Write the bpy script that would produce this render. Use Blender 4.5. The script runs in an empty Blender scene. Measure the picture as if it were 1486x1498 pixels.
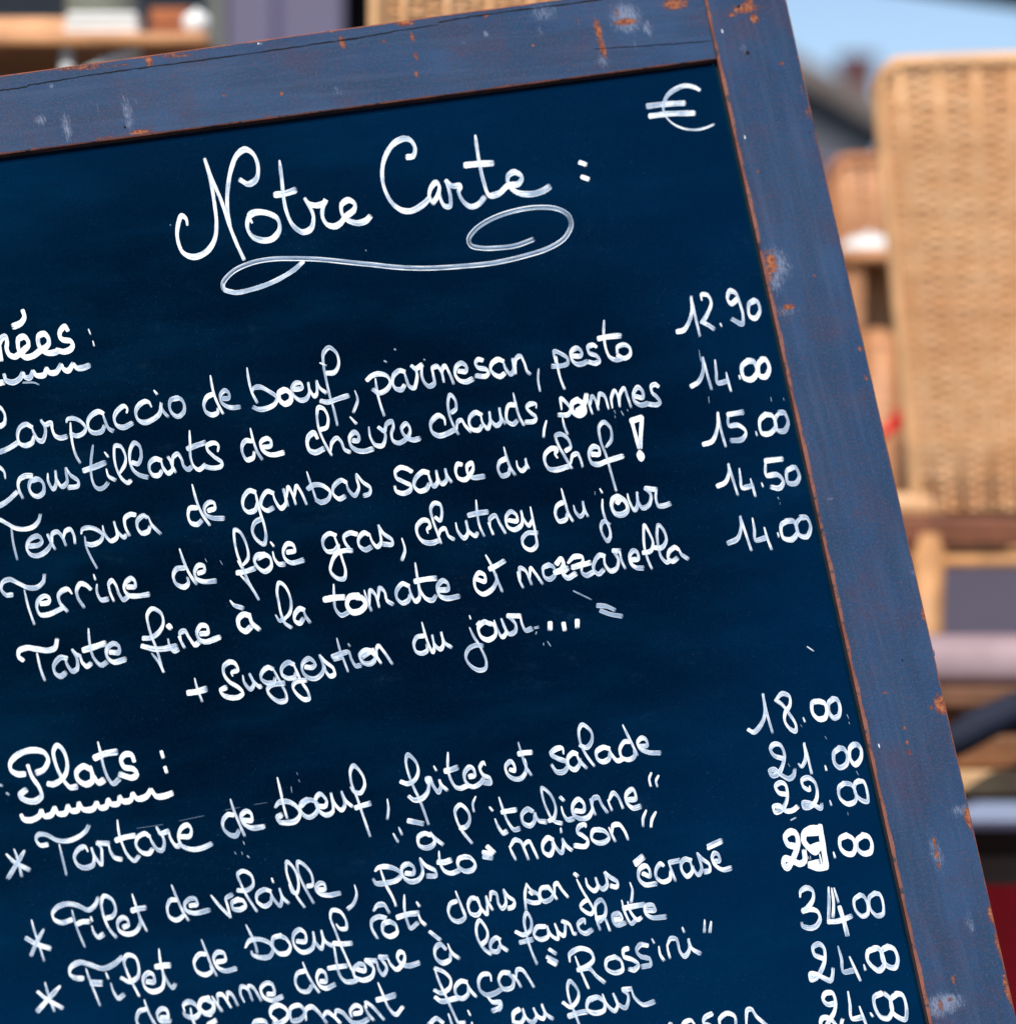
import bpy, bmesh, math, random
from mathutils import Vector, Matrix
random.seed(7)
R = math.radians
scene = bpy.context.scene
COL = scene.collection

# ------------------------------------------------------------------ camera, sky, sun, exposure
CAM_H = 0.60                       # lens height above the pavement
FPX = 6000.0                       # focal length in photo pixels (photo 1486 x 1498)
FOCUS = 3.0
cam = bpy.data.cameras.new('camera')
cam_ob = bpy.data.objects.new('camera', cam); COL.objects.link(cam_ob)
cam_ob.location = (0, 0, CAM_H); cam_ob.rotation_euler = (R(90), 0, 0)
cam.sensor_width = 36; cam.sensor_height = 36; cam.sensor_fit = 'AUTO'
cam.lens = 36 * FPX / 1498
cam.clip_start = 0.05; cam.clip_end = 2000
cam.dof.use_dof = True; cam.dof.focus_distance = FOCUS - 0.02
cam.dof.aperture_fstop = cam.lens / 26.0
scene.camera = cam_ob

SUN_EL, SUN_AZ = 47.0, 197.0       # azimuth from +Y (view direction), clockwise
world = bpy.data.worlds.new('World'); scene.world = world; world.use_nodes = True
wn = world.node_tree
bg = wn.nodes['Background']
sky = wn.nodes.new('ShaderNodeTexSky'); sky.sky_type = 'NISHITA'; sky.sun_disc = False
sky.sun_elevation = R(SUN_EL); sky.sun_rotation = R(SUN_AZ)
sky.air_density = 0.7; sky.dust_density = 0.1; sky.ozone_density = 0.9
wn.links.new(sky.outputs[0], bg.inputs[0]); bg.inputs[1].default_value = 0.11
sun = bpy.data.lights.new('sun', 'SUN'); sun.energy = 3.9; sun.angle = R(0.5); sun.color = (1.0, 0.95, 0.88)
sun_ob = bpy.data.objects.new('sun', sun); COL.objects.link(sun_ob)
to_sun = Vector((math.sin(R(SUN_AZ)) * math.cos(R(SUN_EL)), math.cos(R(SUN_AZ)) * math.cos(R(SUN_EL)), math.sin(R(SUN_EL))))
sun_ob.rotation_euler = to_sun.to_track_quat('Z', 'Y').to_euler()
sun_ob.location = (-2, -4, 6)
scene.view_settings.view_transform = 'Standard'; scene.view_settings.look = 'None'
scene.view_settings.gamma = 1; scene.view_settings.exposure = 0.18

# ------------------------------------------------------------------ helpers
def tag(o, label=None, cat=None, group=None, kind=None):
    if label: o['label'] = label
    if cat: o['category'] = cat
    if group: o['group'] = group
    if kind: o['kind'] = kind
    return o
def empty(name, loc=(0, 0, 0), rz=0, label=None, cat=None, group=None):
    o = bpy.data.objects.new(name, None); COL.objects.link(o)
    o.location = loc; o.rotation_euler = (0, 0, rz); o.empty_display_size = 0.1
    return tag(o, label, cat, group)
def mesh_ob(name, verts, faces, mats, parent=None, fmat=None, smooth=False):
    me = bpy.data.meshes.new(name); me.from_pydata([tuple(v) for v in verts], [], faces); me.update()
    for m in (mats if isinstance(mats, (list, tuple)) else [mats]): me.materials.append(m)
    if fmat: me.polygons.foreach_set('material_index', fmat)
    if smooth: me.polygons.foreach_set('use_smooth', [True] * len(me.polygons))
    o = bpy.data.objects.new(name, me); COL.objects.link(o)
    if parent: o.parent = parent
    return o
def bm_ob(name, bm, mat, parent=None, smooth=False, bevel=0, seg=2):
    me = bpy.data.meshes.new(name); bm.normal_update(); bm.to_mesh(me); bm.free(); me.materials.append(mat)
    if smooth: me.polygons.foreach_set('use_smooth', [True] * len(me.polygons))
    o = bpy.data.objects.new(name, me); COL.objects.link(o)
    if parent: o.parent = parent
    if bevel:
        md = o.modifiers.new('bevel', 'BEVEL'); md.width = bevel; md.segments = seg; md.limit_method = 'ANGLE'
    return o
def box(bm, x0, x1, y0, y1, z0, z1):
    v = [bm.verts.new((x, y, z)) for z in (z0, z1) for y in (y0, y1) for x in (x0, x1)]
    for f in ((0, 2, 3, 1), (4, 5, 7, 6), (0, 1, 5, 4), (2, 6, 7, 3), (0, 4, 6, 2), (1, 3, 7, 5)):
        bm.faces.new([v[i] for i in f])
def tube(bm, pts, rad, n=8, cap=True):
    pts = [Vector(p) for p in pts]; rings = []
    rr = rad if isinstance(rad, (list, tuple)) else [rad] * len(pts)
    t0 = (pts[1] - pts[0]).normalized()
    a = t0.orthogonal().normalized()
    for i, p in enumerate(pts):
        t = (pts[min(i + 1, len(pts) - 1)] - pts[max(i - 1, 0)]).normalized()
        a = (a - t * a.dot(t)).normalized(); b = t.cross(a)
        rings.append([bm.verts.new(p + (a * math.cos(2 * math.pi * k / n) + b * math.sin(2 * math.pi * k / n)) * rr[i]) for k in range(n)])
    for i in range(len(pts) - 1):
        for k in range(n):
            bm.faces.new((rings[i][k], rings[i][(k + 1) % n], rings[i + 1][(k + 1) % n], rings[i + 1][k]))
    if cap:
        bm.faces.new(list(reversed(rings[0]))); bm.faces.new(rings[-1])
def lathe(bm, prof, n=32):
    rings = [[bm.verts.new((r * math.cos(2 * math.pi * k / n), r * math.sin(2 * math.pi * k / n), z)) for k in range(n)] for r, z in prof]
    for i in range(len(prof) - 1):
        for k in range(n):
            bm.faces.new((rings[i][k], rings[i][(k + 1) % n], rings[i + 1][(k + 1) % n], rings[i + 1][k]))
    bm.faces.new(list(reversed(rings[0]))); bm.faces.new(rings[-1])
def at(px, py, Y):                                 # a photo pixel at depth Y
    return Vector(((px - 743) / FPX * Y, Y, CAM_H + (749 - py) / FPX * Y))

# node shorthand
class N:
    def __init__(s, name):
        s.m = bpy.data.materials.new(name); s.m.use_nodes = True
        s.t = s.m.node_tree; s.b = s.t.nodes['Principled BSDF']; s.out = s.t.nodes['Material Output']
    def n(s, kind, **kw):
        nd = s.t.nodes.new('ShaderNode' + kind)
        for k, v in kw.items(): setattr(nd, k, v)
        return nd
    def l(s, a, b): s.t.links.new(a, b)
    def val(s, sock, v):
        if hasattr(v, 'is_output') or isinstance(v, bpy.types.NodeSocket): s.l(v, sock)
        else: sock.default_value = v
    def math(s, op, a, b=0.0, clamp=False):
        nd = s.n('Math', operation=op); nd.use_clamp = clamp
        s.val(nd.inputs[0], a); s.val(nd.inputs[1], b); return nd.outputs[0]
    def mix(s, f, a, b):
        nd = s.n('Mix', data_type='RGBA'); s.val(nd.inputs[0], f)
        s.val(nd.inputs[6], a if isinstance(a, bpy.types.NodeSocket) else (*a, 1)); s.val(nd.inputs[7], b if isinstance(b, bpy.types.NodeSocket) else (*b, 1))
        return nd.outputs[2]
    def step(s, v, lo, hi, o0=0.0, o1=1.0):
        nd = s.n('MapRange', interpolation_type='SMOOTHSTEP'); s.val(nd.inputs[0], v)
        nd.inputs[1].default_value = lo; nd.inputs[2].default_value = hi; nd.inputs[3].default_value = o0; nd.inputs[4].default_value = o1
        return nd.outputs[0]
    def noise(s, scale, detail=4, rough=0.55, vec=None, stretch=None, obj=True):
        nd = s.n('TexNoise'); nd.inputs['Scale'].default_value = scale; nd.inputs['Detail'].default_value = detail; nd.inputs['Roughness'].default_value = rough
        if vec is None: vec = s.n('TexCoord').outputs['Object']
        if stretch:
            mp = s.n('Mapping'); s.l(vec, mp.inputs[0]); mp.inputs['Scale'].default_value = stretch; vec = mp.outputs[0]
        s.l(vec, nd.inputs['Vector']); return nd.outputs[0]
    def attr(s, name): return s.n('Attribute', attribute_name=name).outputs['Fac']
    def bump(s, h, strength=0.3, dist=0.001):
        nd = s.n('Bump'); nd.inputs['Strength'].default_value = strength; nd.inputs['Distance'].default_value = dist
        s.l(h, nd.inputs['Height']); s.l(nd.outputs[0], s.b.inputs['Normal'])
    def set(s, **kw):
        for k, v in kw.items():
            sk = s.b.inputs[k.replace('_', ' ')]
            if isinstance(v, tuple) and len(v) == 3: v = (*v, 1)
            s.val(sk, v)
        return s

def plain(name, col, rough=0.6, var=0.25, scale=8, spec=0.4, metallic=0.0, stretch=None, bump=0.0):
    m = N(name); f = m.noise(scale, 5, 0.6, stretch=stretch)
    f = m.step(f, 0.3, 0.7)
    m.set(Base_Color=m.mix(f, tuple(c * (1 - var) for c in col), tuple(min(1, c * (1 + var)) for c in col)), Roughness=rough, Specular_IOR_Level=spec, Metallic=metallic)
    if bump: m.bump(f, bump, 0.002)
    return m.m

# ------------------------------------------------------------------ the ground and the terrace
M_pave = plain('paving', (0.20, 0.19, 0.18), 0.85, 0.3, 3)
def sheet(name, pts, mat, kind='structure'):
    o = mesh_ob(name, pts, [tuple(range(len(pts)))], mat); tag(o, kind=kind); return o
sheet('ground', [(-600, -300, 0), (600, -300, 0), (600, 900, 0), (-600, 900, 0)], M_pave)
M_riser = plain('red_riser', (0.095, 0.0005, 0.004), 0.8, 0.25, 6, spec=0.1)
M_deck = plain('terrace_floor_shaded', (0.010, 0.007, 0.007), 0.85, 0.3, 5, spec=0.1)  # near-black base carries the shade lying on the floor
TZ = 0.20
tv = [(-6, 4.4, 0.0), (8, 4.4, 0.0), (8, 4.4, TZ), (-6, 4.4, TZ), (8, 12.0, TZ), (-6, 12.0, TZ), (8, 12.0, 0), (-6, 12.0, 0)]
tag(mesh_ob('terrace', tv, [(0, 1, 2, 3), (3, 2, 4, 5), (5, 4, 6, 7), (0, 3, 5, 7), (1, 6, 4, 2)], [M_riser, M_deck], fmat=[0, 1, 0, 0, 0]), kind='structure')

# ------------------------------------------------------------------ the menu board: its own frame of axes
U = Vector((0.9493, 0.1277, -0.2870)).normalized()        # along the top rail, in camera axes (x right, y up, z to the viewer)
Vd = Vector((-0.2054, 0.9357, -0.2870))
Nn = U.cross(Vd).normalized(); Vv = Nn.cross(U).normalized()
P0 = Vector((0, 0, -FOCUS))
W3 = lambda c: Vector((c.x, -c.z, c.y))
def loc(px, py, off=0.0):                                  # where a mark of the menu lies on the board, in board metres
    d = Vector(((px - 743) / FPX, (749 - py) / FPX, -1.0))
    p = d * ((Nn.dot(P0) + off) / Nn.dot(d)) - P0
    return Vector((p.dot(U), p.dot(Vv)))
board = empty('menu_board', label='dark blue chalkboard menu in a worn navy wooden frame, headed Notre Carte', cat='menu board')
board.matrix_world = Matrix.Translation(W3(P0) + Vector((0, 0, CAM_H))) @ Matrix([[W3(a)[i] for a in (U, Vv, Nn)] for i in range(3)]).to_4x4()
DEPTH = 0.0070                                             # panel lies this far behind the frame's face

def worn_paint(name, along):
    m = N(name)
    def st(k, q): return (q, k, 1) if along == 'x' else (k, q, 1)
    big = m.noise(8, 4, 0.6); fine = m.noise(260, 5, 0.65)
    brush = m.noise(140, 4, 0.6, stretch=st(1.0, 0.06)); brush2 = m.noise(45, 5, 0.65, stretch=st(1.0, 0.16))
    c = m.mix(m.step(big, 0.34, 0.66), (0.0145, 0.047, 0.112), (0.026, 0.066, 0.146))
    c = m.mix(m.math('MULTIPLY', m.step(m.noise(15, 7, 0.72), 0.46, 0.64), 0.72), c, (0.050, 0.043, 0.080))      # faded purplish blotches
    c = m.mix(m.math('MULTIPLY', m.step(brush2, 0.40, 0.66), 0.6), c, (0.012, 0.036, 0.080))
    c = m.mix(m.math('MULTIPLY', m.step(brush, 0.45, 0.75), 0.40), c, (0.052, 0.088, 0.165))
    c = m.mix(m.math('MULTIPLY', m.step(m.noise(330, 4, 0.75), 0.53, 0.68), 0.55), c, (0.105, 0.042, 0.062))      # rusty speckle
    c = m.mix(m.math('MULTIPLY', m.step(m.noise(560, 3, 0.7), 0.48, 0.66), 0.42), c, (0.058, 0.095, 0.180))
    c = m.mix(m.math('MULTIPLY', m.step(m.noise(480, 3, 0.7, stretch=(1, 1, 3)), 0.55, 0.75), 0.5), c, (0.010, 0.024, 0.062))
    sc = m.math('ADD', m.math('MULTIPLY', m.attr('scuff'), 0.50), m.math('MULTIPLY', m.noise(420, 8, 0.85, stretch=(1.5, 0.4, 1)), 1.15))
    c = m.mix(m.math('MULTIPLY', m.step(sc, 0.80, 1.08), 0.9), c, (0.20, 0.235, 0.33))
    wr = m.math('ADD', m.math('MULTIPLY', m.attr('wear'), 0.50), m.math('MULTIPLY', m.noise(360, 9, 0.86), 1.20))
    wm = m.step(wr, 0.915, 1.02)
    rust = m.mix(m.step(fine, 0.35, 0.65), (0.17, 0.040, 0.022), (0.42, 0.145, 0.055))
    c = m.mix(m.step(wr, 0.84, 0.96, 0.0, 0.6), c, (0.075, 0.040, 0.060))
    c = m.mix(wm, c, rust)
    m.set(Base_Color=c, Roughness=m.math('ADD', m.math('ADD', 0.34, m.math('MULTIPLY', brush2, 0.25)), m.math('MULTIPLY', wm, 0.25)), Specular_IOR_Level=0.28)
    hgt = m.math('SUBTRACT', m.math('ADD', m.math('MULTIPLY', m.noise(420, 4, 0.6), 0.25), m.math('MULTIPLY', brush, 0.4)), m.math('MULTIPLY', wm, 0.9))
    m.bump(hgt, 0.5, 0.0006)
    return m.m
def arris():
    m = N('bare_arris'); f = m.step(m.noise(70, 6, 0.7), 0.32, 0.50)
    c = m.mix(f, (0.035, 0.065, 0.14), (0.36, 0.105, 0.04))
    m.set(Base_Color=c, Roughness=0.6); return m.m
def rail_side():
    m = N('brown_rail_side')
    c = m.mix(m.noise(60, 5, 0.6, stretch=(1, 1, 1)), (0.13, 0.036, 0.022), (0.27, 0.085, 0.05))
    c = m.mix(m.step(m.noise(90, 6, 0.72), 0.52, 0.62), c, (0.022, 0.018, 0.03))
    m.set(Base_Color=c, Roughness=0.65); return m.m
M_paint, M_paint_x = worn_paint('worn_navy_paint', 'y'), worn_paint('worn_navy_paint_lengthwise', 'x')
M_arris, M_side, M_inner = arris(), plain('shaded_rail_edge', (0.05, 0.018, 0.014), 0.7, 0.4, 60), rail_side()  # rail edges coloured dark: painted shade for the band inside the frame

# paint lost and scuffed: (photo x, y, half width, half height in px, amount)
WEAR = [(218,89,6,9,1),(501,62,4,11,1),(482,44,9,4,1),(205,193,15,4,1),(158,201,22,3,.8),(120,100,40,3,.9),(40,106,40,3,.7),(328,139,2.5,3,1),(412,137,2.5,4,1),(392,170,6,2,1),
 (592,33,13,6,1),(603,55,3,10,.9),(608,82,3,8,.9),(609,108,3,6,.9),(875,45,5,18,1),(881,70,5,14,1),(915,32,17,5,1),(902,18,4,8,.8),(985,6,15,9,1),(1000,3,8,10,.8),(710,23,5,3,1),
 (1089,13,20,7,.95),(1103,27,6,8,1),(1070,22,8,4,.8),(1095,4,8,8,.9),(562,60,3,5,.9),(780,66,2,3,1),(846,30,2,8,.8),(1142,93,4,3,.9),
 (1128,384,8,17,1),(1124,400,5,14,.9),(1153,449,9,5,1),(1141,459,5,4,.8),(1191,403,3,2,1),(1108,251,3,2.5,1),(1198,441,2,3,.8),(1266,553,3,4,1),(1257,510,3,4,1),(1350,900,3,10,.9),
 (1376,1031,9,13,1.1),(1361,1035,3,3,1),(1294,1013,5,2,1),(1323,1065,3,2.5,1),(1326,1087,2.5,4,1),(1329,1101,2.5,5,1),(1416,1197,5,17,1.05),(1366,1231,3,7,1),(1369,1250,3,11,.95),(1372,1266,3,6,.9),
 (1450,1339,5,13,1),(1461,1382,5,22,1),(1474,1448,5,25,1),(1394,1434,3,7,.95),(1375,1470,4,9,.9),(1390,1462,5,3,.9),(1400,1085,3,20,.8),(1392,1080,2,8,.8),
 (1172,130,2,20,.7),(1180,165,3,10,.8),(1190,205,2,15,.7),(180,95,30,3,.7),(255,82,30,3,.8),(300,72,25,3,.6),(430,50,25,3,.6),(190,140,8,4,.45),(105,155,12,6,.5),(375,130,12,6,.45)]
SCUFF = [(98,186,7,22,.8),(187,165,8,30,.75),(145,165,3,30,.5),(165,165,3,30,.45),(60,176,8,9,.8),(76,125,3,5,.8),(380,64,4,2,1),(494,132,10,8,.6),(195,150,12,10,.5),
 (795,18,22,14,.7),(790,45,4,12,.6),(915,26,20,22,.95),(947,42,7,14,.8),(928,64,3,16,.6),(882,88,9,14,.7),(711,50,3,5,1),(678,62,3,2,.9),(875,45,8,26,.6),
 (1136,388,18,26,.85),(1132,410,12,20,.8),(1150,455,16,9,.7),(1041,30,4,25,.5),(1088,72,6,14,.6),(1085,60,4,20,.5),(1130,20,8,12,.3),
 (1369,1248,9,26,.75),(1405,1185,16,9,.75),(1418,1352,7,16,.7),(1381,1468,24,13,1),(1370,1480,14,10,.8),(1180,640,8,26,.5),(1214,729,5,2,.9),(1336,837,4,5,.8),(1240,560,6,3,.5),(1100,290,6,14,.5),(1395,1434,6,14,.5),(1190,700,12,40,.25)]
def patches(L):
    out = []
    for px, py, rx, ry, s in L:
        c = loc(px, py); e = (loc(px + 40, py) - loc(px - 40, py)).length / 80
        out.append((c.x, c.y, rx * e * 1.15, ry * e * 1.1, s))
    return out
WEARL, SCUFFL = patches(WEAR), patches(SCUFF)
def field(L, x, y):
    b = 0.0
    for cx, cy, rx, ry, s in L:
        dx = (x - cx) / rx; dy = (y - cy) / ry; q = dx * dx + dy * dy
        if q < 5:
            v = s * math.exp(-q * 0.55)
            if v > b: b = v
    return b
def rail(name, a, b, c, d, parent, step=0.0018, back=-0.024, ci=0.0019, paint=None):
    # a->b outer edge, d->c inner edge (board axes); face at w=0 with small worn arrises on both long edges
    n = max(2, int((b - a).length / step)); m = max(2, int((a - d).length / step)); ch = 0.0009
    verts, faces, fm, wear, scuff = [], [], [], [], []
    for i in range(n + 1):
        s = i / n; o = a.lerp(b, s); q = d.lerp(c, s); acr = (q - o).normalized(); wob = math.sin(i * .37) * .18 + math.sin(i * .113 + 1) * .2 + random.uniform(-.12, .12); o2 = o + acr * ch * (1 + 1.2 * max(0, wob)); q2 = q - acr * ci * (1 + wob)
        for j in range(m + 1):
            p = o2.lerp(q2, j / m); verts.append((p.x, p.y, 0.0))
            e = min(j, m - j) * step
            wear.append(max(field(WEARL, p.x, p.y), 0.62 * math.exp(-e / 0.0018))); scuff.append(field(SCUFFL, p.x, p.y))
    for i in range(n):
        for j in range(m):
            k = i * (m + 1) + j; faces.append((k, k + 1, k + m + 2, k + m + 1)); fm.append(0)
    base = len(verts)
    for i in range(n + 1):
        s = i / n; o = a.lerp(b, s); q = d.lerp(c, s)
        verts += [(o.x, o.y, -ch), (o.x, o.y, back), (q.x, q.y, -ci * .8), (q.x, q.y, back)]; wear += [0] * 4; scuff += [0] * 4
    for i in range(n):
        k = i * (m + 1); k2 = k + m + 1; e = base + 4 * i; e2 = e + 4
        faces += [(k, k2, e2, e), (e, e2, e2 + 1, e + 1), (k + m, e + 2, e2 + 2, k2 + m), (e + 2, e + 3, e2 + 3, e2 + 2), (e + 1, e2 + 1, e2 + 3, e + 3)]; fm += [1, 2, 3, 2, 2]
    for i in (0, n):
        k = i * (m + 1); e = base + 4 * i
        f = [e + 1, e] + list(range(k, k + m + 1)) + [e + 2, e + 3]; faces.append(tuple(f if i else reversed(f))); fm.append(2)
    o = mesh_ob(name, verts, faces, [paint or M_paint, M_arris, M_side, M_inner], parent, fm)
    for nm, vals in (('wear', wear), ('scuff', scuff)):
        at_ = o.data.attributes.new(nm, 'FLOAT', 'POINT'); at_.data.foreach_set('value', vals)
    bm = bmesh.new(); bm.from_mesh(o.data); bmesh.ops.recalc_face_normals(bm, faces=bm.faces); bm.to_mesh(o.data); bm.free()
    return o
Lin = lambda y: 1031 + 0.2195 * y
Lout = lambda y: 1150 + 0.2258 * y
Tout = lambda x: 110.4 - 0.1364 * x
Tin = lambda x: 226.0 - 0.1335 * x
rT_out, rT_in = loc(Lout(-62), -62), loc(Lin(-46), -46)
VB = -0.575                                                # foot of the frame, in board metres
slope = lambda p, q, v: p + (q - p) * ((v - p.y) / (q.y - p.y))
r_out1, r_in1 = slope(rT_out, loc(Lout(1400), 1400), VB), slope(rT_in, loc(Lin(1400), 1400), VB)
stile = rail('frame_stile', rT_out, r_out1, r_in1, rT_in, board)
WID = 0.672                                                # clear width of the panel
sh = Vector((-WID, 0))
l_in0, l_in1 = rT_in + sh, r_in1 + sh
l_out0, l_out1 = l_in0 + Vector((-0.06, 0)), l_in1 + Vector((-0.062, 0))
g = 0.0009
tl_o = loc(-480, Tout(-480)); tl_i = loc(-480, Tin(-480))
tr_o = loc(Lin(Tout(1026)) - 2, Tout(1026)); tr_i = loc(1047.5, Tin(1049))
def meet(p, q, v0, v1):                                    # where line p-q crosses line v0-v1
    d1, d2 = q - p, v1 - v0; k = d1.x * d2.y - d1.y * d2.x
    t = ((v0.x - p.x) * d2.y - (v0.y - p.y) * d2.x) / k; return p + d1 * t
to_l, ti_l = meet(tr_o, tl_o, l_in0, l_in1), meet(tr_i, tl_i, l_in0, l_in1)
toprail = rail('frame_rail', to_l + Vector((g, 0)), tr_o, tr_i, ti_l + Vector((g, 0)), board, ci=0.0008, paint=M_paint_x)
lstile = rail('frame_stile', l_in0 + Vector((0, 0.012)), l_in1, l_out1, l_out0, board, step=0.004)
bi, bo = VB + 0.075, VB + 0.012
botrail = rail('frame_rail', Vector((slope(l_in0, l_in1, bi).x + g, bi)), Vector((slope(rT_in, r_in1, bi).x - g, bi)), Vector((slope(rT_in, r_in1, bo).x - g, bo)), Vector((slope(l_in0, l_in1, bo).x + g, bo)), board, step=0.004)

# the writing surface
def slate():
    m = N('blue_slate_paint')
    big = m.noise(5.5, 5, 0.6); wipe = m.noise(14, 5, 0.6, stretch=(0.5, 1.6, 1)); fine = m.noise(900, 3, 0.6)
    c = m.mix(m.step(big, 0.30, 0.70), (0.0001, 0.0010, 0.0060), (0.0001, 0.0034, 0.0140))
    c = m.mix(m.math('MULTIPLY', m.step(wipe, 0.42, 0.75), 0.30), c, (0.0003, 0.013, 0.044))
    c = m.mix(m.math('MULTIPLY', m.step(fine, 0.45, 0.75), 0.22), c, (0.001, 0.026, 0.070))
    dust = m.math('MULTIPLY', m.step(m.noise(800, 3, 0.6), 0.64, 0.78), m.step(m.noise(11, 3, 0.5), 0.36, 0.66))
    c = m.mix(m.math('MULTIPLY', dust, 0.42), c, (0.07, 0.13, 0.22))
    ghost = m.math('MULTIPLY', m.step(m.noise(34, 6, 0.75, stretch=(0.8, 1.5, 1)), 0.55, 0.80), m.step(m.noise(4.3, 2, 0.5), 0.45, 0.65))
    c = m.mix(m.math('MULTIPLY', ghost, 0.20), c, (0.035, 0.075, 0.12))
    m.set(Base_Color=c, Roughness=m.math('ADD', 0.12, m.math('MULTIPLY', wipe, 0.12)), IOR=2.1, Specular_IOR_Level=0.5, Specular_Tint=(0.01, 0.56, 1.0))
    m.bump(m.noise(300, 3, 0.6), 0.035, 0.0004)
    return m.m
PB = bo + 0.004
e_ = 0.004
pv = [slope(l_in0, l_in1, PB) + Vector((-e_, 0)), slope(rT_in, r_in1, PB) + Vector((e_, 0)), slope(rT_in, r_in1, tr_i.y + .01) + Vector((e_, 0)), slope(l_in0, l_in1, tr_i.y + .01) + Vector((-e_, 0))]
panel = mesh_ob('panel', [(p.x, p.y, -DEPTH) for p in pv] + [(p.x, p.y, -DEPTH - 0.006) for p in pv], [(0, 1, 2, 3), (7, 6, 5, 4), (0, 4, 5, 1), (1, 5, 6, 2), (2, 6, 7, 3), (3, 7, 4, 0)], slate(), board)

# splits in the top rail, open joints, nail holes
M_dark = plain('dark_gap', (0.006, 0.005, 0.007), 0.9, 0.2, 30)
def crack(pts, w, parent):
    v, f = [], []; P = []
    for (a, b) in zip(pts, pts[1:]):
        for k in range(10): P.append((a[0] + (b[0] - a[0]) * k / 10, a[1] + (b[1] - a[1]) * k / 10))
    P.append(pts[-1])
    for i, (x, y) in enumerate(P):
        ww = w * (0.45 + 0.9 * random.random()) * (0.3 if i in (0, len(P) - 1) else 1); y += random.uniform(-.5, .5)
        a, b = loc(x, y - ww), loc(x + 0.3 * ww, y + ww)
        v += [(a.x, a.y, 0.00025), (b.x, b.y, 0.00025)]
        if i: f.append((2 * i - 2, 2 * i - 1, 2 * i + 1, 2 * i))
    return mesh_ob('split', v, f, M_dark, parent)
crack([(-60, 141), (0, 132.6), (40, 127), (41, 125), (113, 113), (160, 106), (279, 90), (377, 77), (478, 62), (525, 55)], 0.75, toprail)
crack([(500, 60), (594, 43), (640, 36)], 0.7, toprail); crack([(640, 33), (693, 23.5), (790, 11), (905, -4)], 0.8, toprail)
crack([(867, 72), (960, 66), (1041, 60)], 0.5, toprail)
def disc(name, px, py, r, mat, parent, h=0.0003, sq=1.0, n=14):
    c = loc(px, py); k = 0.0005
    v = [(c.x, c.y, h)] + [(c.x + r * k * math.cos(2 * math.pi * i / n) * random.uniform(.85, 1.1), c.y + r * k * sq * math.sin(2 * math.pi * i / n) * random.uniform(.85, 1.1), h) for i in range(n)]
    return mesh_ob(name, v, [(0, i + 1, (i + 1) % n + 1) for i in range(n)], mat, parent)
M_white = plain('chipped_filler', (0.62, 0.66, 0.72), 0.6, 0.1, 40)
for x, y, r in ((1093, 77.5, 3.2), (1080, 9.5, 2.6), (1184, 194, 1.2), (1319, 966, 1.6), (183, 186, 2.0)): disc('nail_hole', x, y, r, M_dark, toprail if x < 300 else stile)
for x, y, s in ((1056, 46, 3), (1089, 201, 2.6), (1285, 1091, 2.6), (378, 64, 1.2)): disc('filler_spot', x, y, 1.3, M_white, toprail if x < 500 else stile, sq=s)
M_steel = plain('zinc_screw', (0.42, 0.45, 0.50), 0.35, 0.1, 40, metallic=0.8)
bm = bmesh.new(); bmesh.ops.create_uvsphere(bm, u_segments=16, v_segments=10, radius=0.0042)
for v in bm.verts: v.co.x *= 0.75
sc_ = bm_ob('screw', bm, M_steel, stile, True); q = loc(1366, 952); sc_.location = (q.x - 0.0006, q.y, -0.007)
# rear prop of the A-frame, out of sight behind the panel
M_navy = plain('navy_leg_paint', (0.045, 0.085, 0.19), 0.5, 0.3, 20)
inv = board.matrix_world.inverted()
for px_ in (l_out0.x + 0.05, rT_out.x - 0.06):
    top = Vector((px_, tr_i.y + 0.01, -0.034)); tw = board.matrix_world @ top
    ft = inv @ Vector((tw.x + 0.12, tw.y + 0.42, 0.012)); bm = bmesh.new(); tube(bm, [top, ft], 0.016, 4); bm_ob('rear_leg', bm, M_navy, board)
bm = bmesh.new(); box(bm, l_out0.x + 0.06, rT_out.x - 0.07, tr_i.y - 0.005, tr_i.y + 0.03, -0.038, -0.0245); bm_ob('hinge_bar', bm, M_navy, board)

# a wedge of wood levels the raised right foot on the pavement
fw = board.matrix_world @ Vector(((r_in1.x + r_out1.x) / 2, VB, -0.012))
bm = bmesh.new(); box(bm, -.045, .045, -.05, .05, 0.0, fw.z - 0.006)
for v in bm.verts:
    if v.co.z > .01: v.co.z += v.co.x * 0.13; v.co.y += .006
wedge = bm_ob('wooden_wedge', bm, plain('wedge_wood', (0.28, 0.17, 0.09), 0.7, 0.3, 20), None, False, .003); wedge.location = (fw.x, fw.y, 0)
tag(wedge, 'small wooden block propping the right foot of the menu board', 'wedge')

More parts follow.
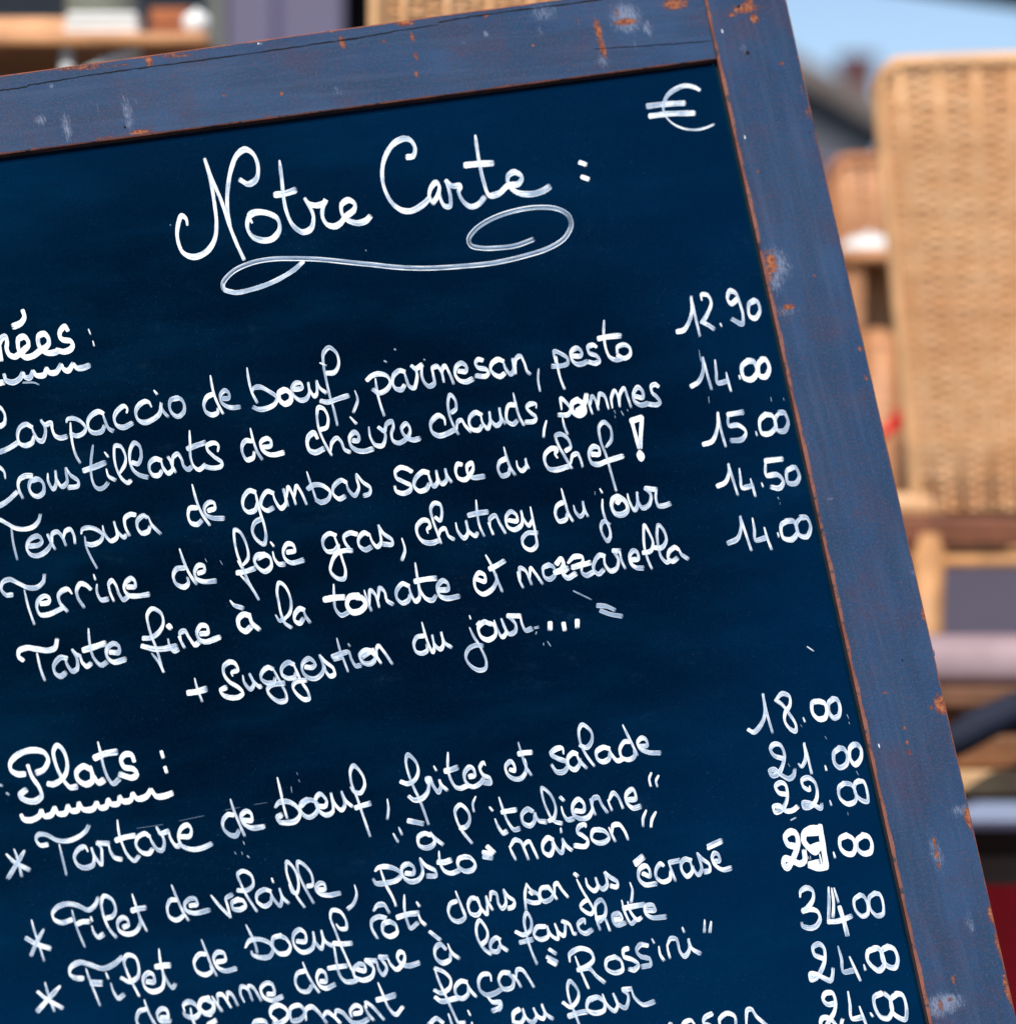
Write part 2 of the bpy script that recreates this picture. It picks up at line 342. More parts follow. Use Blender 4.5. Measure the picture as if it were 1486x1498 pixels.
# ------------------------------------------------------------------ the handwriting: chisel-tip liquid chalk
def chalk():
    m = N('white_liquid_chalk')
    uv = m.n('UVMap', uv_map='stroke').outputs[0]
    sep = m.n('SeparateXYZ'); m.l(uv, sep.inputs[0]); v = sep.outputs[1]; dry = m.attr('dry')
    av = m.math('ABSOLUTE', m.math('SUBTRACT', m.math('FRACT', v), 0.5))           # 0 mid-stroke, 0.5 at its edge
    streak = m.noise(1.0, 4, 0.65, vec=uv, stretch=(0.022, 6.0, 1))
    low = m.noise(1.0, 2, 0.5, vec=uv, stretch=(0.035, 0.35, 1))
    amt = m.math('ADD', m.math('MULTIPLY', m.math('SUBTRACT', streak, 0.5), 1.7), m.math('ADD', m.math('MULTIPLY', m.math('SUBTRACT', low, 0.5), 1.3), m.math('MULTIPLY', dry, 0.95)))
    core = m.step(av, 0.30, 0.47, 1.0, 0.35)                                       # liquid gathers at the edges of a stroke
    thin = m.math('MULTIPLY', m.step(amt, -0.22, 0.26), core, clamp=True)
    deep = m.step(amt, 0.45, 1.15)
    cov = m.math('SUBTRACT', m.math('SUBTRACT', 1.0, m.math('MULTIPLY', thin, 0.46)), m.math('MULTIPLY', deep, 0.36), clamp=True)
    edge = m.math('ADD', av, m.math('MULTIPLY', m.math('SUBTRACT', m.noise(1.0, 4, 0.7, vec=uv, stretch=(0.30, 2.0, 1)), 0.5), 0.16))
    cov = m.math('MULTIPLY', cov, m.step(edge, 0.435, 0.485, 1.0, 0.0))
    split = m.noise(1.0, 2, 0.6, vec=uv, stretch=(0.0, 9.0, 1))
    cov = m.math('MULTIPLY', cov, m.step(m.math('SUBTRACT', m.attr('tip'), m.math('MULTIPLY', m.step(split, 0.38, 0.66), 4.2)), -1.2, 0.6))
    tint = m.mix(m.math('ADD', m.math('MULTIPLY', thin, 0.75), m.math('MULTIPLY', deep, 0.25), clamp=True), (0.90, 0.93, 0.95), (0.36, 0.56, 0.82))   # thin films of the marker look bluish
    m.set(Base_Color=tint, Roughness=0.75, Specular_IOR_Level=0.2)
    m.bump(streak, 0.2, 0.0002)
    tr = m.n('BsdfTransparent'); mx = m.n('MixShader'); m.l(cov, mx.inputs[0]); m.l(tr.outputs[0], mx.inputs[1]); m.l(m.b.outputs[0], mx.inputs[2]); m.l(mx.outputs[0], m.out.inputs[0])
    return m.m
M_chalk = chalk()
NIB = Vector((0.30, 0.954)) * 7.4
def catmull(pts, step=1.3):
    if len(pts) == 2:
        a, b = pts; n = max(3, int((b - a).length / step)); return [a.lerp(b, i / n) for i in range(n + 1)]
    out = []
    for i in range(len(pts) - 1):
        p0 = pts[i - 1] if i else pts[0] * 2 - pts[1]; p1, p2 = pts[i], pts[i + 1]; p3 = pts[i + 2] if i + 2 < len(pts) else p2 * 2 - p1
        L = max((p2 - p1).length, 1e-3); t1 = max((p1 - p0).length, 1e-3) ** .5; t2 = L ** .5; t3 = max((p3 - p2).length, 1e-3) ** .5
        m1 = ((p1 - p0) / t1 - (p2 - p0) / (t1 + t2) + (p2 - p1) / t2) * t2
        m2 = ((p2 - p1) / t2 - (p3 - p1) / (t2 + t3) + (p3 - p2) / t3) * t2
        n = max(2, int(L / step))
        for k in range(n):
            t = k / n; t_2 = t * t; t_3 = t_2 * t
            out.append(p1 * (2 * t_3 - 3 * t_2 + 1) + m1 * (t_3 - 2 * t_2 + t) + p2 * (-2 * t_3 + 3 * t_2) + m2 * (t_3 - t_2))
    out.append(pts[-1]); return out
def write(name, text, label, parent):
    verts, faces, uvs, dry, tip = [], [], [], [], []
    for si, line in enumerate(text.strip().split('\n')):
        hd, body = line.split(':'); w, k = (float(x) for x in hd.split(','))
        pts = [Vector(tuple(float(c) for c in q.split(','))) for q in body.split()]
        S = catmull(pts); n = len(S)
        if n < 2: continue
        ts = []
        for i in range(n):
            t = S[min(i + 2, n - 1)] - S[max(i - 2, 0)]; ts.append(t.normalized() if t.length > 1e-6 else Vector((1, 0)))
        wd = []
        for i in range(n):
            t = ts[i]; cr = abs(NIB.x * t.y - NIB.y * t.x); r0 = 3.75 + max(0, -k) * 5.5
            wd.append(math.sqrt(cr * cr + r0 * r0) * w * 0.93)
        # the pen lands lightly on downstrokes
        s = 0.0
        if abs(ts[0].y) > 0.72 and k > -.15:
            for i in range(n):
                if i: s += (S[i] - S[i - 1]).length
                if s < 13: wd[i] *= 0.52 + 0.48 * (s / 13) ** .8
        # blunt rounded ends
        seq = []
        for i in range(n): seq.append((S[i], ts[i], wd[i]))
        head = [(S[0] - ts[0] * wd[0] * .30, ts[0], wd[0] * .50), (S[0] - ts[0] * wd[0] * .18, ts[0], wd[0] * .85)]
        tail = [(S[-1] + ts[-1] * wd[-1] * .16, ts[-1], wd[-1] * .85), (S[-1] + ts[-1] * wd[-1] * .26, ts[-1], wd[-1] * .55)]
        seq = head + seq + tail
        off = random.uniform(0, 400); ro = random.randint(0, 60); z0 = -DEPTH + 0.00012 + si * 0.0000045; s = 0.0; b = len(verts); kk = k * 0.9 + random.uniform(-.10, .12); N_ = len(seq)
        wob = random.uniform(0, 6.28)
        tot = sum((seq[i][0] - seq[i - 1][0]).length for i in range(1, N_))
        for i, (p, t, ww) in enumerate(seq):
            if i: s += (p - seq[i - 1][0]).length
            ww *= 1 + 0.045 * math.sin(s * 0.21 + wob) + random.uniform(-.02, .02)
            nrm = Vector((-t.y, t.x)); z = z0 + i * 0.0000006
            for v_ in (-.5, 0, .5):
                tip.append(min(tot - s, s * 2.5 + 1.0)); q = p + nrm * ww * v_; c = loc(q.x, q.y, -DEPTH); verts.append((c.x, c.y, z)); uvs.append((s + off, ro + 0.5 + v_ * 0.999)); dry.append(kk + (0.10 if i > N_ * .8 else 0) - (0.12 if i < 8 else 0))
            if i:
                e = b + 3 * i
                faces += [(e - 3, e, e + 1, e - 2), (e - 2, e + 1, e + 2, e - 1)]
    o = mesh_ob(name, verts, faces, M_chalk, parent)
    me = o.data; uvl = me.uv_layers.new(name='stroke')
    for lp in me.loops: uvl.data[lp.index].uv = uvs[lp.vertex_index]
    a = me.attributes.new('dry', 'FLOAT', 'POINT'); a.data.foreach_set('value', dry)
    a = me.attributes.new('tip', 'FLOAT', 'POINT'); a.data.foreach_set('value', tip)
    bm = bmesh.new(); bm.from_mesh(me)
    for f in bm.faces:
        f.normal_update()
        if f.normal.z < 0: f.normal_flip()
    bm.to_mesh(me); bm.free()
    if label: o['label'] = label
    return o

INK = {
  'title': '''1.21,-0.14:274.5,329.7 272.3,320 265.8,316.1 260.9,328.6 259.8,348 268,369.5 284.1,376 302.4,368.4 314.3,350.1 316.9,326.4 314.3,300.6 310,272.6 304.6,248.9 299.6,232.1
1.21,-0.14:299.6,232.1 308.9,258.6 324,294.1 334.7,326.4 345.5,354.4 357.4,380.3
1.21,-0.14:338,335 333,307 333,281.2 338,248.9 346.6,227.4 358.4,218.8 370.3,225.2 377.4,242.4 375.2,261.8 363.8,269.4 350.9,262.9
1.242,-0.14:369.2,326.4 364.5,315.7 373.5,310.9 390.7,311.8 405.8,320 409,335 399.3,349 384.3,351.8 369.2,345.8 362.1,332.9 364.5,317.8 371.4,311.8
1.21,-0.14:409,234.9 412.3,261.8 414.8,287.7 419.8,311.4 429.5,330.7 443.5,339.8 455.3,334 458.6,317.8 455.3,307 445.6,289.8
1.21,-0.14:445.6,290.2 453.2,298.4 463.9,300.6 473.6,297.4 476.9,292 472.6,302.7 472.1,317.8 479,328.6 489.8,331.2 498.4,326.4 504.9,317.8 517.8,307 518.9,298.4 509.2,293 500.1,299.5 500.1,311.4 507,321 522.1,326.4 535,323.2 541.5,316.7
1.242,-0.14:403,285.1 416.6,283.4 432.1,278.4
1.188,-0.14:596.1,229.9 604.1,228.5 607,216.6 600.6,205.6 591.5,202.9 576.6,209.7 564,228 559,250.9 561.7,273.8 573.2,296.7 588,307.7 601.8,308.6 617.8,300.1 628.8,289.4
1.134,-0.14:631.5,296.7 627.9,286.4 630.4,274.9 637.9,266.9 642.5,272.7 639.5,287.5 632.7,297.8
1.134,-0.14:642.5,272.7 643.4,287.5 650.3,301.3 657.8,301.7 659,289.8 655.5,273.8 652.1,264.2
1.134,-0.14:652.1,264.2 661.3,272 673.4,272 670.9,280.7 677.3,294.4 688.7,302.4 700.1,298.5 708.8,288
1.21,-0.14:695.1,197.8 697.9,218.9 701.3,239.5 707,264.6 715.7,285.7 729.9,283 742.5,272 758.5,268.8 762.8,258.9 751.6,251.8 742.7,258.9 745.2,272.7 757.3,282 777.9,284.1 793.9,279.5 803.6,273.3
1.242,-0.14:680.7,241.8 700.1,239.9 720.7,239
1.026,-0.14:847.7,237.7 857.1,240.9
1.026,-0.14:850.7,258.9 861,262.4''',
  'flourish': '''0.95,0.1:443.5,382.8 429.5,395.3 399.3,412.6 369.2,423.3 343.4,428.1 328.3,423.3 326.6,414.7
0.78,1.25:343.4,428.1 328.3,423.3 326.6,414.7 341.2,397.5 369.2,384.6 399.3,379.2 433.8,378.5 468.3,379.8 519.9,385 550.1,388 576.6,391 620.1,392.7 668.1,390.4 723,384.8 768.9,374.4 803.1,363 825.9,348.2 835.2,328.8 830.7,315 814.5,305.8 787.2,303.6 755.1,308.1 720.8,319.5 695.6,335.5 685.3,350.5 688.8,359.6 704.7,363.5 729.9,363 755.1,359.6 780.3,350.5
0.2,-0.05:344.2,425.5 330,421.2 329,415.9 342.8,399.7 370,387.2 399.6,381.9 433.8,381.2 468.1,382.5 519.6,387.7 549.8,390.7 576.4,393.7 620.1,395.4 668.3,393.1 723.4,387.5 769.6,377 804.2,365.5 827.9,350 837.9,329.2 832.7,313.2 815.2,303.2 787.1,300.9 754.5,305.5 719.7,317 693.8,333.5 682.7,349.8 687.3,361.8 704.5,366.2 730.1,365.7 755.7,362.2 781.2,353
0.17,0:342.5,430.9 326.5,425.6 324,413.4 339.5,395.1 368.3,381.8 399,376.3 433.8,375.6 468.5,376.9 520.2,382.1 550.4,385.1 576.8,388.1 620.1,389.8 667.9,387.5 722.5,381.9 768.1,371.6 801.9,360.4 823.8,346.2 832.3,328.4 828.5,316.9 813.8,308.6 787.3,306.5 755.8,310.9 722,322.1 697.5,337.7 688.1,351.3 690.4,357.2 704.9,360.6 729.7,360.1 754.4,356.8 779.3,347.8
0.13,0.3:343.1,429.1 327.6,424.2 325.6,414.2 340.6,396.6 368.9,383.6 399.2,378.1 433.8,377.4 468.4,378.7 520,383.9 550.2,386.9 576.7,389.9 620.1,391.6 668,389.3 722.8,383.7 768.6,373.3 802.6,362 825.1,347.4 834.1,328.6 829.9,315.7 814.2,306.9 787.2,304.7 755.4,309.2 721.3,320.5 696.3,336.3 686.4,350.8 689.4,358.7 704.8,362.4 729.8,361.9 754.8,358.5 779.9,349.5''',
  'currency_sign': '''0.95,0:1022.8,131.6 1014.8,127.5 1001.6,125.4 988.4,130.1 977.1,138.6 971.5,149 970,160.3 972.4,167.8
0.46,0:971.5,165 974.3,171.6 985.6,182 1001.6,188.6 1016.7,190 1031.8,187.1 1044.5,181.8
1.1,0:947,155.4 967.7,152.8 1001.1,150.9
1.1,0:950.3,169.9 977.1,166.7 1015.3,165.5''',
  'menu_heading': '''1.18,-0.3:-6.5,493.8 -2.2,500.3 0.5,513.2 2.7,527.8
1.18,-0.3:-2.2,506.8 3.2,494.9 8.6,492.8 10.8,500.3 10.2,510 14,518.6 21.5,522 28.5,518.4 35.5,512.1 41.5,505.7 41.5,499.2 35.5,492.8 27.8,496 26.6,504.6 29.6,515.4 37.7,522.7 48.5,520.8 59.2,513.2 68.9,506.8 71.9,501.4 70.5,493.8 64.6,488.5 57.1,491.7 56.5,502.4 61.4,511.1 70,516.4 82.9,514.8 86.1,511.6
1.15,-0.3:99.6,483.6 95.3,477.7 88.3,485.2 88.3,492.8 92.6,497.1 103.4,499.2 106.9,504.6 103.4,511.1 94.8,514.5 85.6,513.2
1.2,-0.3:33.6,454 36.1,463.7 31.2,472.3 19.9,477.9
0.85,0:129.7,481.5 133,489.5
0.85,0:136.2,498.7 138.4,506.8
1.15,0:-43.1,515.4 -45.2,504.6 -36.6,500.3 -32.3,508.9 -40.9,519.7 -47.4,532.6 -40.9,540.1 -32.3,536.9
1.15,0:-28,515.4 -25.8,532.6
1.15,0:-25.8,526.1 -21.5,515.4 -16.2,517.5 -14,529.4
1.15,0:-14,498.1 -11.8,517.5 -8.6,526.1 -4.3,525.1
1.15,0:-18.3,508.9 -6.5,506.8
1.12,-0.2:-47.4,572.4 -32.3,569.2 -16.2,564.9
1.12,-0.2:-16.2,560.6 -9.7,562.2 5.9,559
1.12,-0.2:6.5,547.7 9.7,556.3 19.4,559.5 29.1,554.1 34.2,545.5
1.12,-0.2:34.2,545.5 37.1,551.4 44.1,552.5 49,542.8
1.12,-0.2:49,542.8 53.8,549 64.6,548.7 68.7,538.5
1.12,-0.2:68.7,538.5 73.2,545 81.8,545 90.2,533.5
1.12,-0.2:90.2,533.5 93.7,540.1 100.1,542.3 107.7,532.1
1.12,-0.2:107.7,532.4 113.1,538.2 121.7,538.2 131.1,534.5''',
  'dish_line1': '''1.05,0:0.8,624 6.8,619.1 7.3,606.2 0,596.2 -14.5,596.5 -25.8,612.7 -29.1,633.7 -21,653.1 -9.7,661.1 0,661.1 14.5,655.2 26.6,647.4
1.08,0:46.8,624.8 38.8,620.8 29.9,625.6 26.2,636.9 29.1,648.2 37.1,651.9 46.8,647.9 50.4,637.7
1.08,0:46,622.7 50.9,635.3 56.2,643.4 62.2,645.3 66.2,637.7 66.5,625.6 60.1,614.3
1.08,0:60.1,614.6 67,621.1 75.6,618.8 76.7,627.2 80.8,636.9 88.8,640.9 98,638.8
1,0:97.7,618.3 98.8,613.8 108.2,612.2 119.5,617.5 125.7,627.2 120.8,635 111.4,637.7 103.4,633.7
1,0:103.4,618.3 104.5,635.3 107.4,653.1 111.4,666 117.9,677.6
1.08,0:151,604.6 144.5,602.2 134.1,607.8 128.7,617.5 131.1,628.8 138.9,633.4 149.4,630.8 153.4,622.4
1.08,0:150.5,604.3 154.2,615.9 159.1,626.4 165.9,630.8
1.1,0:185.7,604.1 186.5,598.1 181.7,594.3 171.2,602.2 167.5,612.7 171.2,622 180.9,625.3 193.8,619.1
1.1,0:222.1,595.7 218,588.8 211.6,587.6 201.9,594.9 199,604.6 202.7,614.3 211.6,618.2 222.9,614.3 233.4,605.4 236.1,590.1
1.02,0:234.7,588.8 238.3,600.5 246.5,610.1
1.1,0:225.5,571.1 230.4,577.2
1.05,0:260.6,582.4 250.1,585.6 248.5,596.9 253.3,605.8 260.6,609.5 268.6,603.4 269.8,592.1 264.6,584 256.5,582
1.05,0:311.4,576.7 303.4,580.8 298.5,592.1 301.7,602.6 311.4,607.1 318.7,603 318.7,596.9
1.05,0:307.9,549.3 311.4,569.4 317.1,587.2 326.8,605.8
0.98,0:326.8,583.2 334.4,582.4 335.3,575.9 329.2,571.4 323.1,577.5 323.6,587.2 330.8,594 340.5,596.6 351,595.3
1.05,0:361.5,538 363.9,554.9 368.8,574.3 376.8,589.6
1.05,0:368.8,575.9 371.2,568.6 379.3,566.2 393.8,572.7 404.8,581.6 402.7,590.4 392.2,596.9 379.3,599 370.4,595.6
1.15,-0.3:415.7,570.1 408.5,575.3 409.3,585 417.3,591.1 425.1,586.3 425.4,576.9 418.1,570.8 410.9,572.9
1.02,0:431.1,569.6 439.9,568.5 442.4,565.6 439.5,560.8 432.7,560.8 427.2,568.8 429.8,578.5 439.1,585.5 447.2,584.2 452.4,576.1 450.9,559.5
1.02,0:450.9,559.5 453.2,570.4 460.1,579.8 463.4,576.1 463.4,556.7
1.02,0:463.4,556.7 467.7,567.2 477.4,575
1.02,0:477.9,546.2 489.2,544.6 495.3,533.3 492.4,517.1 481.1,508.7 473.4,517.1 472.9,530.1 476.3,551.1 481.9,576.9 488.4,599.5 493.7,622.9
1,0.1:469.5,586.6 479.5,588.5 494.1,583.7 509.4,578.8
0.85,0:519.1,571.3 523.1,585 517,603.6
1.05,0:537,556.2 544.2,549.8 555.5,547 566.8,551.1 570.9,560.8 565.2,570.4 553.9,575 545,569.6
1.05,0:549.1,553.5 551.8,573.7 556.3,591.4 562.3,608.9
1.08,0:591.1,543.8 584.6,542.2 576,549.4 574.4,560.8 578.9,568.5 587,570.1 591.9,563.2
1.08,0:591.1,543.3 593.8,552.7 599.1,565.6 605.6,567.7 609.2,557.5 609.2,543.8 601.9,535.2
1.08,0:601.9,535.2 608,539.4 617.2,533.6
1.08,0:617.2,533.6 616.9,549.4 621.7,560.8 628.2,565.3 635,560.8 633.5,547.8 632.6,538.9 639.5,536.5 645.7,544.6 649.2,559.5
1.08,0:648.4,555.9 646.8,540.6 650.8,535.7 657.3,546.2 663.7,562
1.08,0:671,543 680.7,543.3 682.3,537.3 675,531.4 667.3,536.5 665.7,547.8 671.8,556.4 681.5,558.8 691.5,554.3
1.02,0:705.4,527.2 699.3,526 695.2,531.7 699.3,537.8 710.6,540.6 714.6,544.6 710.6,550.3 695.7,549.9
1.08,0:735.6,528.5 728.3,526 719.8,531.7 717.4,539.8 722.7,547.5 731.6,551.1 738,546.2
1.08,0:735.6,527.6 739.6,539.8 746.9,547.5 751.3,541.4 749.3,524.4
1.02,0:752.1,524.3 753.2,535.6 754.2,547.7
1.02,0:753.7,535.6 755.3,524.3 761,521.1 766.6,530.8 770.7,542.9 775.5,547.7
0.85,0:787.6,539.6 786.8,555 789.7,573.1
1,0:812.2,530.8 810.6,514.6 820.8,517.8 830,525.1 829.2,532.4 819.1,535.6 807.5,535.9
1,0:813.5,521.1 815.9,538.8 819.9,555 825.6,569.8
1.02,0:837.7,521.1 848.5,520.7 850.5,515.4 843.4,509.3 835.6,514.6 835.3,524.3 841.7,532 849.8,532.9 858.7,529.1
1.05,0:871.6,507.8 867.6,504.9 859.8,508.1 861.5,516.2 872.4,521.1 876.5,527.5 870.8,531.6 860.3,529.5
1.02,0:883.3,468.6 882.9,490.4 886.2,511.4 891.8,522.7 901.5,526.7 911.2,524
1.02,0:903.1,519.8 912.8,524.3 920.9,519.4 920.9,509.8 912.8,504.4 903.1,508.1 902.6,517.8
1.1,0:875.3,495.5 890.2,492.8 907.2,491.2''',
  'dish_line2': '''1.02,0:8.4,700.3 6.5,690.6 0,684.1 -11.3,683.3 -22.6,699.4 -25.8,720.4 -17.8,735.8 -8.1,741.1 0,739.8 12.9,731.7 25.5,719.6
1.08,0:46.5,695.9 37.1,696.5 29.4,701.4 27,709.1 29.1,718.8 34.2,729.3
1.08,0:53.3,700.6 45.5,704.3 43.1,714 48.5,723.7 56.5,726.1 63.8,720.4 63.8,707.5 56.5,701.1 48.5,702.7
1.02,0:70.3,692.5 71.1,704.3 78.3,715.6 82.4,709.1 81.6,688.5
1.02,0:81.6,688.5 84,702.7 91.3,712 98.5,705.1 97.7,694.6 96.9,684.1
1.02,0:96.9,684.1 103.4,694.6 115,704.3 113.9,711.1 100.5,713.2
0.92,0.25:136.5,651 133.6,675.2 134.4,697.8 138.9,710.8 145.4,715.3 153.4,712.4 158.3,706.2
1.15,0:123.6,688.5 138.9,683.3 154.2,676.8
1.02,0:155.9,686 159.1,696.2 169.1,702.7
1.02,0:153.4,661.5 159.1,668.8
0.98,0:176,692.2 183.3,678.5 183.8,667.1 176.8,653.4 168.8,652.6 167.5,668.8 171.2,686.5 179.3,701.1 187.3,706.4 191.9,703
1.05,0:193.8,676.5 201.9,678.5 206.7,668.8 204.3,652.6 197,648.1 191.7,655.8 190.1,672 194.6,686.5 203.5,694.6 216.4,698.6
1.08,0:235.5,673.5 227.5,671.4 219.7,677.5 218.9,687.2 224.2,695 232.3,695.3 237.5,688
1.08,0:235.5,671.9 239.1,684 246.5,692.5 252.5,687.2 251.2,677.5 246,668.2
1.08,0:247.6,671.1 252,680.8 257.3,691.3
1.08,0:253.3,680.8 253.6,669.4 259.8,664.1 265.4,671.1 269.4,682.4 275.9,686.9 280.8,682.7
0.95,0:277.5,629.9 278.3,648.5 279.1,669.4 284,682.4 291.3,687.2 300.9,679.9
1.08,0:275.1,656.5 285.6,652.5 300.1,647.6
1.02,0:318.7,661 319.5,651.7 313.1,648 303.7,651.7 303.7,658.1 313.1,667.8 325.2,677.5 322.7,682.7 311.4,684.8 299.3,682.4
1.05,0:368,645.5 359.9,644.7 354.6,651.7 355,663 361.5,672.7 370.4,669.4 372,660.6
1.05,0:366.4,626.6 370.4,643.6 376.8,661.4 384.1,672.7
1.05,0:385.7,654.1 395.4,652.5 396.7,646 390.6,641.5 382,646.8 382.8,656.5 392.2,664.3 401.9,665.4 414.8,662.2
1.12,-0.2:464.4,641.4 459.6,633.6 452.3,638.1 449.4,647.8 453.1,658.8 462,662 473.3,656.7
1,0:469.3,628.5 477.8,625.2 479.8,610.7 473.3,598.1 466,596.5 463.8,605.8 466,625.2 473.3,644.6 485.4,666.7
1,0:483.8,660.8 485.7,647.8 492.7,640.9 499.1,646.2 504,657.5 512.4,661.9
1.1,0:516.9,644.6 523.4,644.6 525,638.1 518.5,632.5 511.6,639.8 512.9,651.1 521.7,658.8 533.1,660.3 545.2,656.7
1,0:512.1,609.9 521.3,620.1
1.02,0:539.5,624.4 541.9,639.8 549.2,651.1 558.9,652.2 563.4,643 562.9,633.3 553.6,625.2
1.02,0:553.6,625.2 562.1,630.4 565.7,620.4 573.4,616.7 575.4,623.6 572.6,634.9 575,644.6 583.1,648.3 591.2,644.6 598.5,636.5 599.3,626 593.6,619.9 587.5,626.8 589.9,634.9 597.7,641.9 605.7,643.8 613.8,641.4
1.12,0:651.2,621.9 649.6,613 641.5,608.1 632.6,614.6 629.7,622.7 632.6,632.4 642.3,637.7 655.2,634 664.1,629.1
1,0:660.9,603.3 666.5,598.5 665.7,585.5 658.5,577.8 655.2,587.1 656.8,604.9 661.7,619.4 670.6,635.9
1,0:668.1,629.1 669.3,617.8 674.6,614.6 680.3,622.7 689.1,632.4
1.05,0:703.7,606.9 695.6,603.6 687,611.4 686.7,621.1 692.4,628.8 700.4,629.1 705,622.7
1.05,0:702.9,606.5 706.1,619.4 713,626.7 716.6,619.4 715.8,602.5
1.05,0:715.8,602.5 717.9,614.6 726.3,622.7 731.9,617.8 730.3,596.8
1.05,0:730.3,596.8 732.7,609.8 739.2,620.6
1.05,0:752.9,592.3 744.1,593.1 740.3,604.9 742,616.2 750.5,620.7 756.2,615.4
1.05,0:750.5,575 754.5,593.6 759.4,609.8 766.3,622.7
1.02,0:784.1,597.2 783.6,591.5 774.7,591.5 770.2,596.8 776.4,604.1 783.6,610.6 781.2,616.2 768.3,617.8
0.9,0:799,615.4 795.7,629.1 794.9,640
1.02,0:821.2,599.8 820.4,583.6 828.5,589.8 834.4,599.4 830.1,606.7 816.8,607
1.02,0:822.3,610.8 825.2,623.7 830.4,636.1
1.15,-0.3:844.6,584.9 836.5,590.6 837.3,601.9 847.8,607.5 855.1,601.9 852.7,591.4 844.6,585.2
1.15,-0.3:844.6,601.1 852.7,594.6 857.8,576.8
1,0:857.8,576.8 860.8,589.8 866.4,606.2
1,0:863.2,593 865.9,580.1 870.4,584.9 875.3,600.6
1,0:874.5,594.6 877.2,576.8 883.4,579.3 890.1,598.6
1,0:895.5,597.3 893.9,581.7 898.7,572 903.6,580.1 906.3,595.7
1,0:906,591.4 907.1,575.2 912.4,568.3 917.3,580.1 922.9,596.5
1.08,0:929.4,580.1 939.1,581.7 939.9,573.6 932.6,566.7 926.5,575.2 927.3,586.5 936.7,592.7 947.2,590.6
1.05,0:962.5,565.9 957.7,562.6 952.3,565.5 953.1,573.6 960.9,581.7 964.9,588.1 960.9,592.2 948,591.4''',
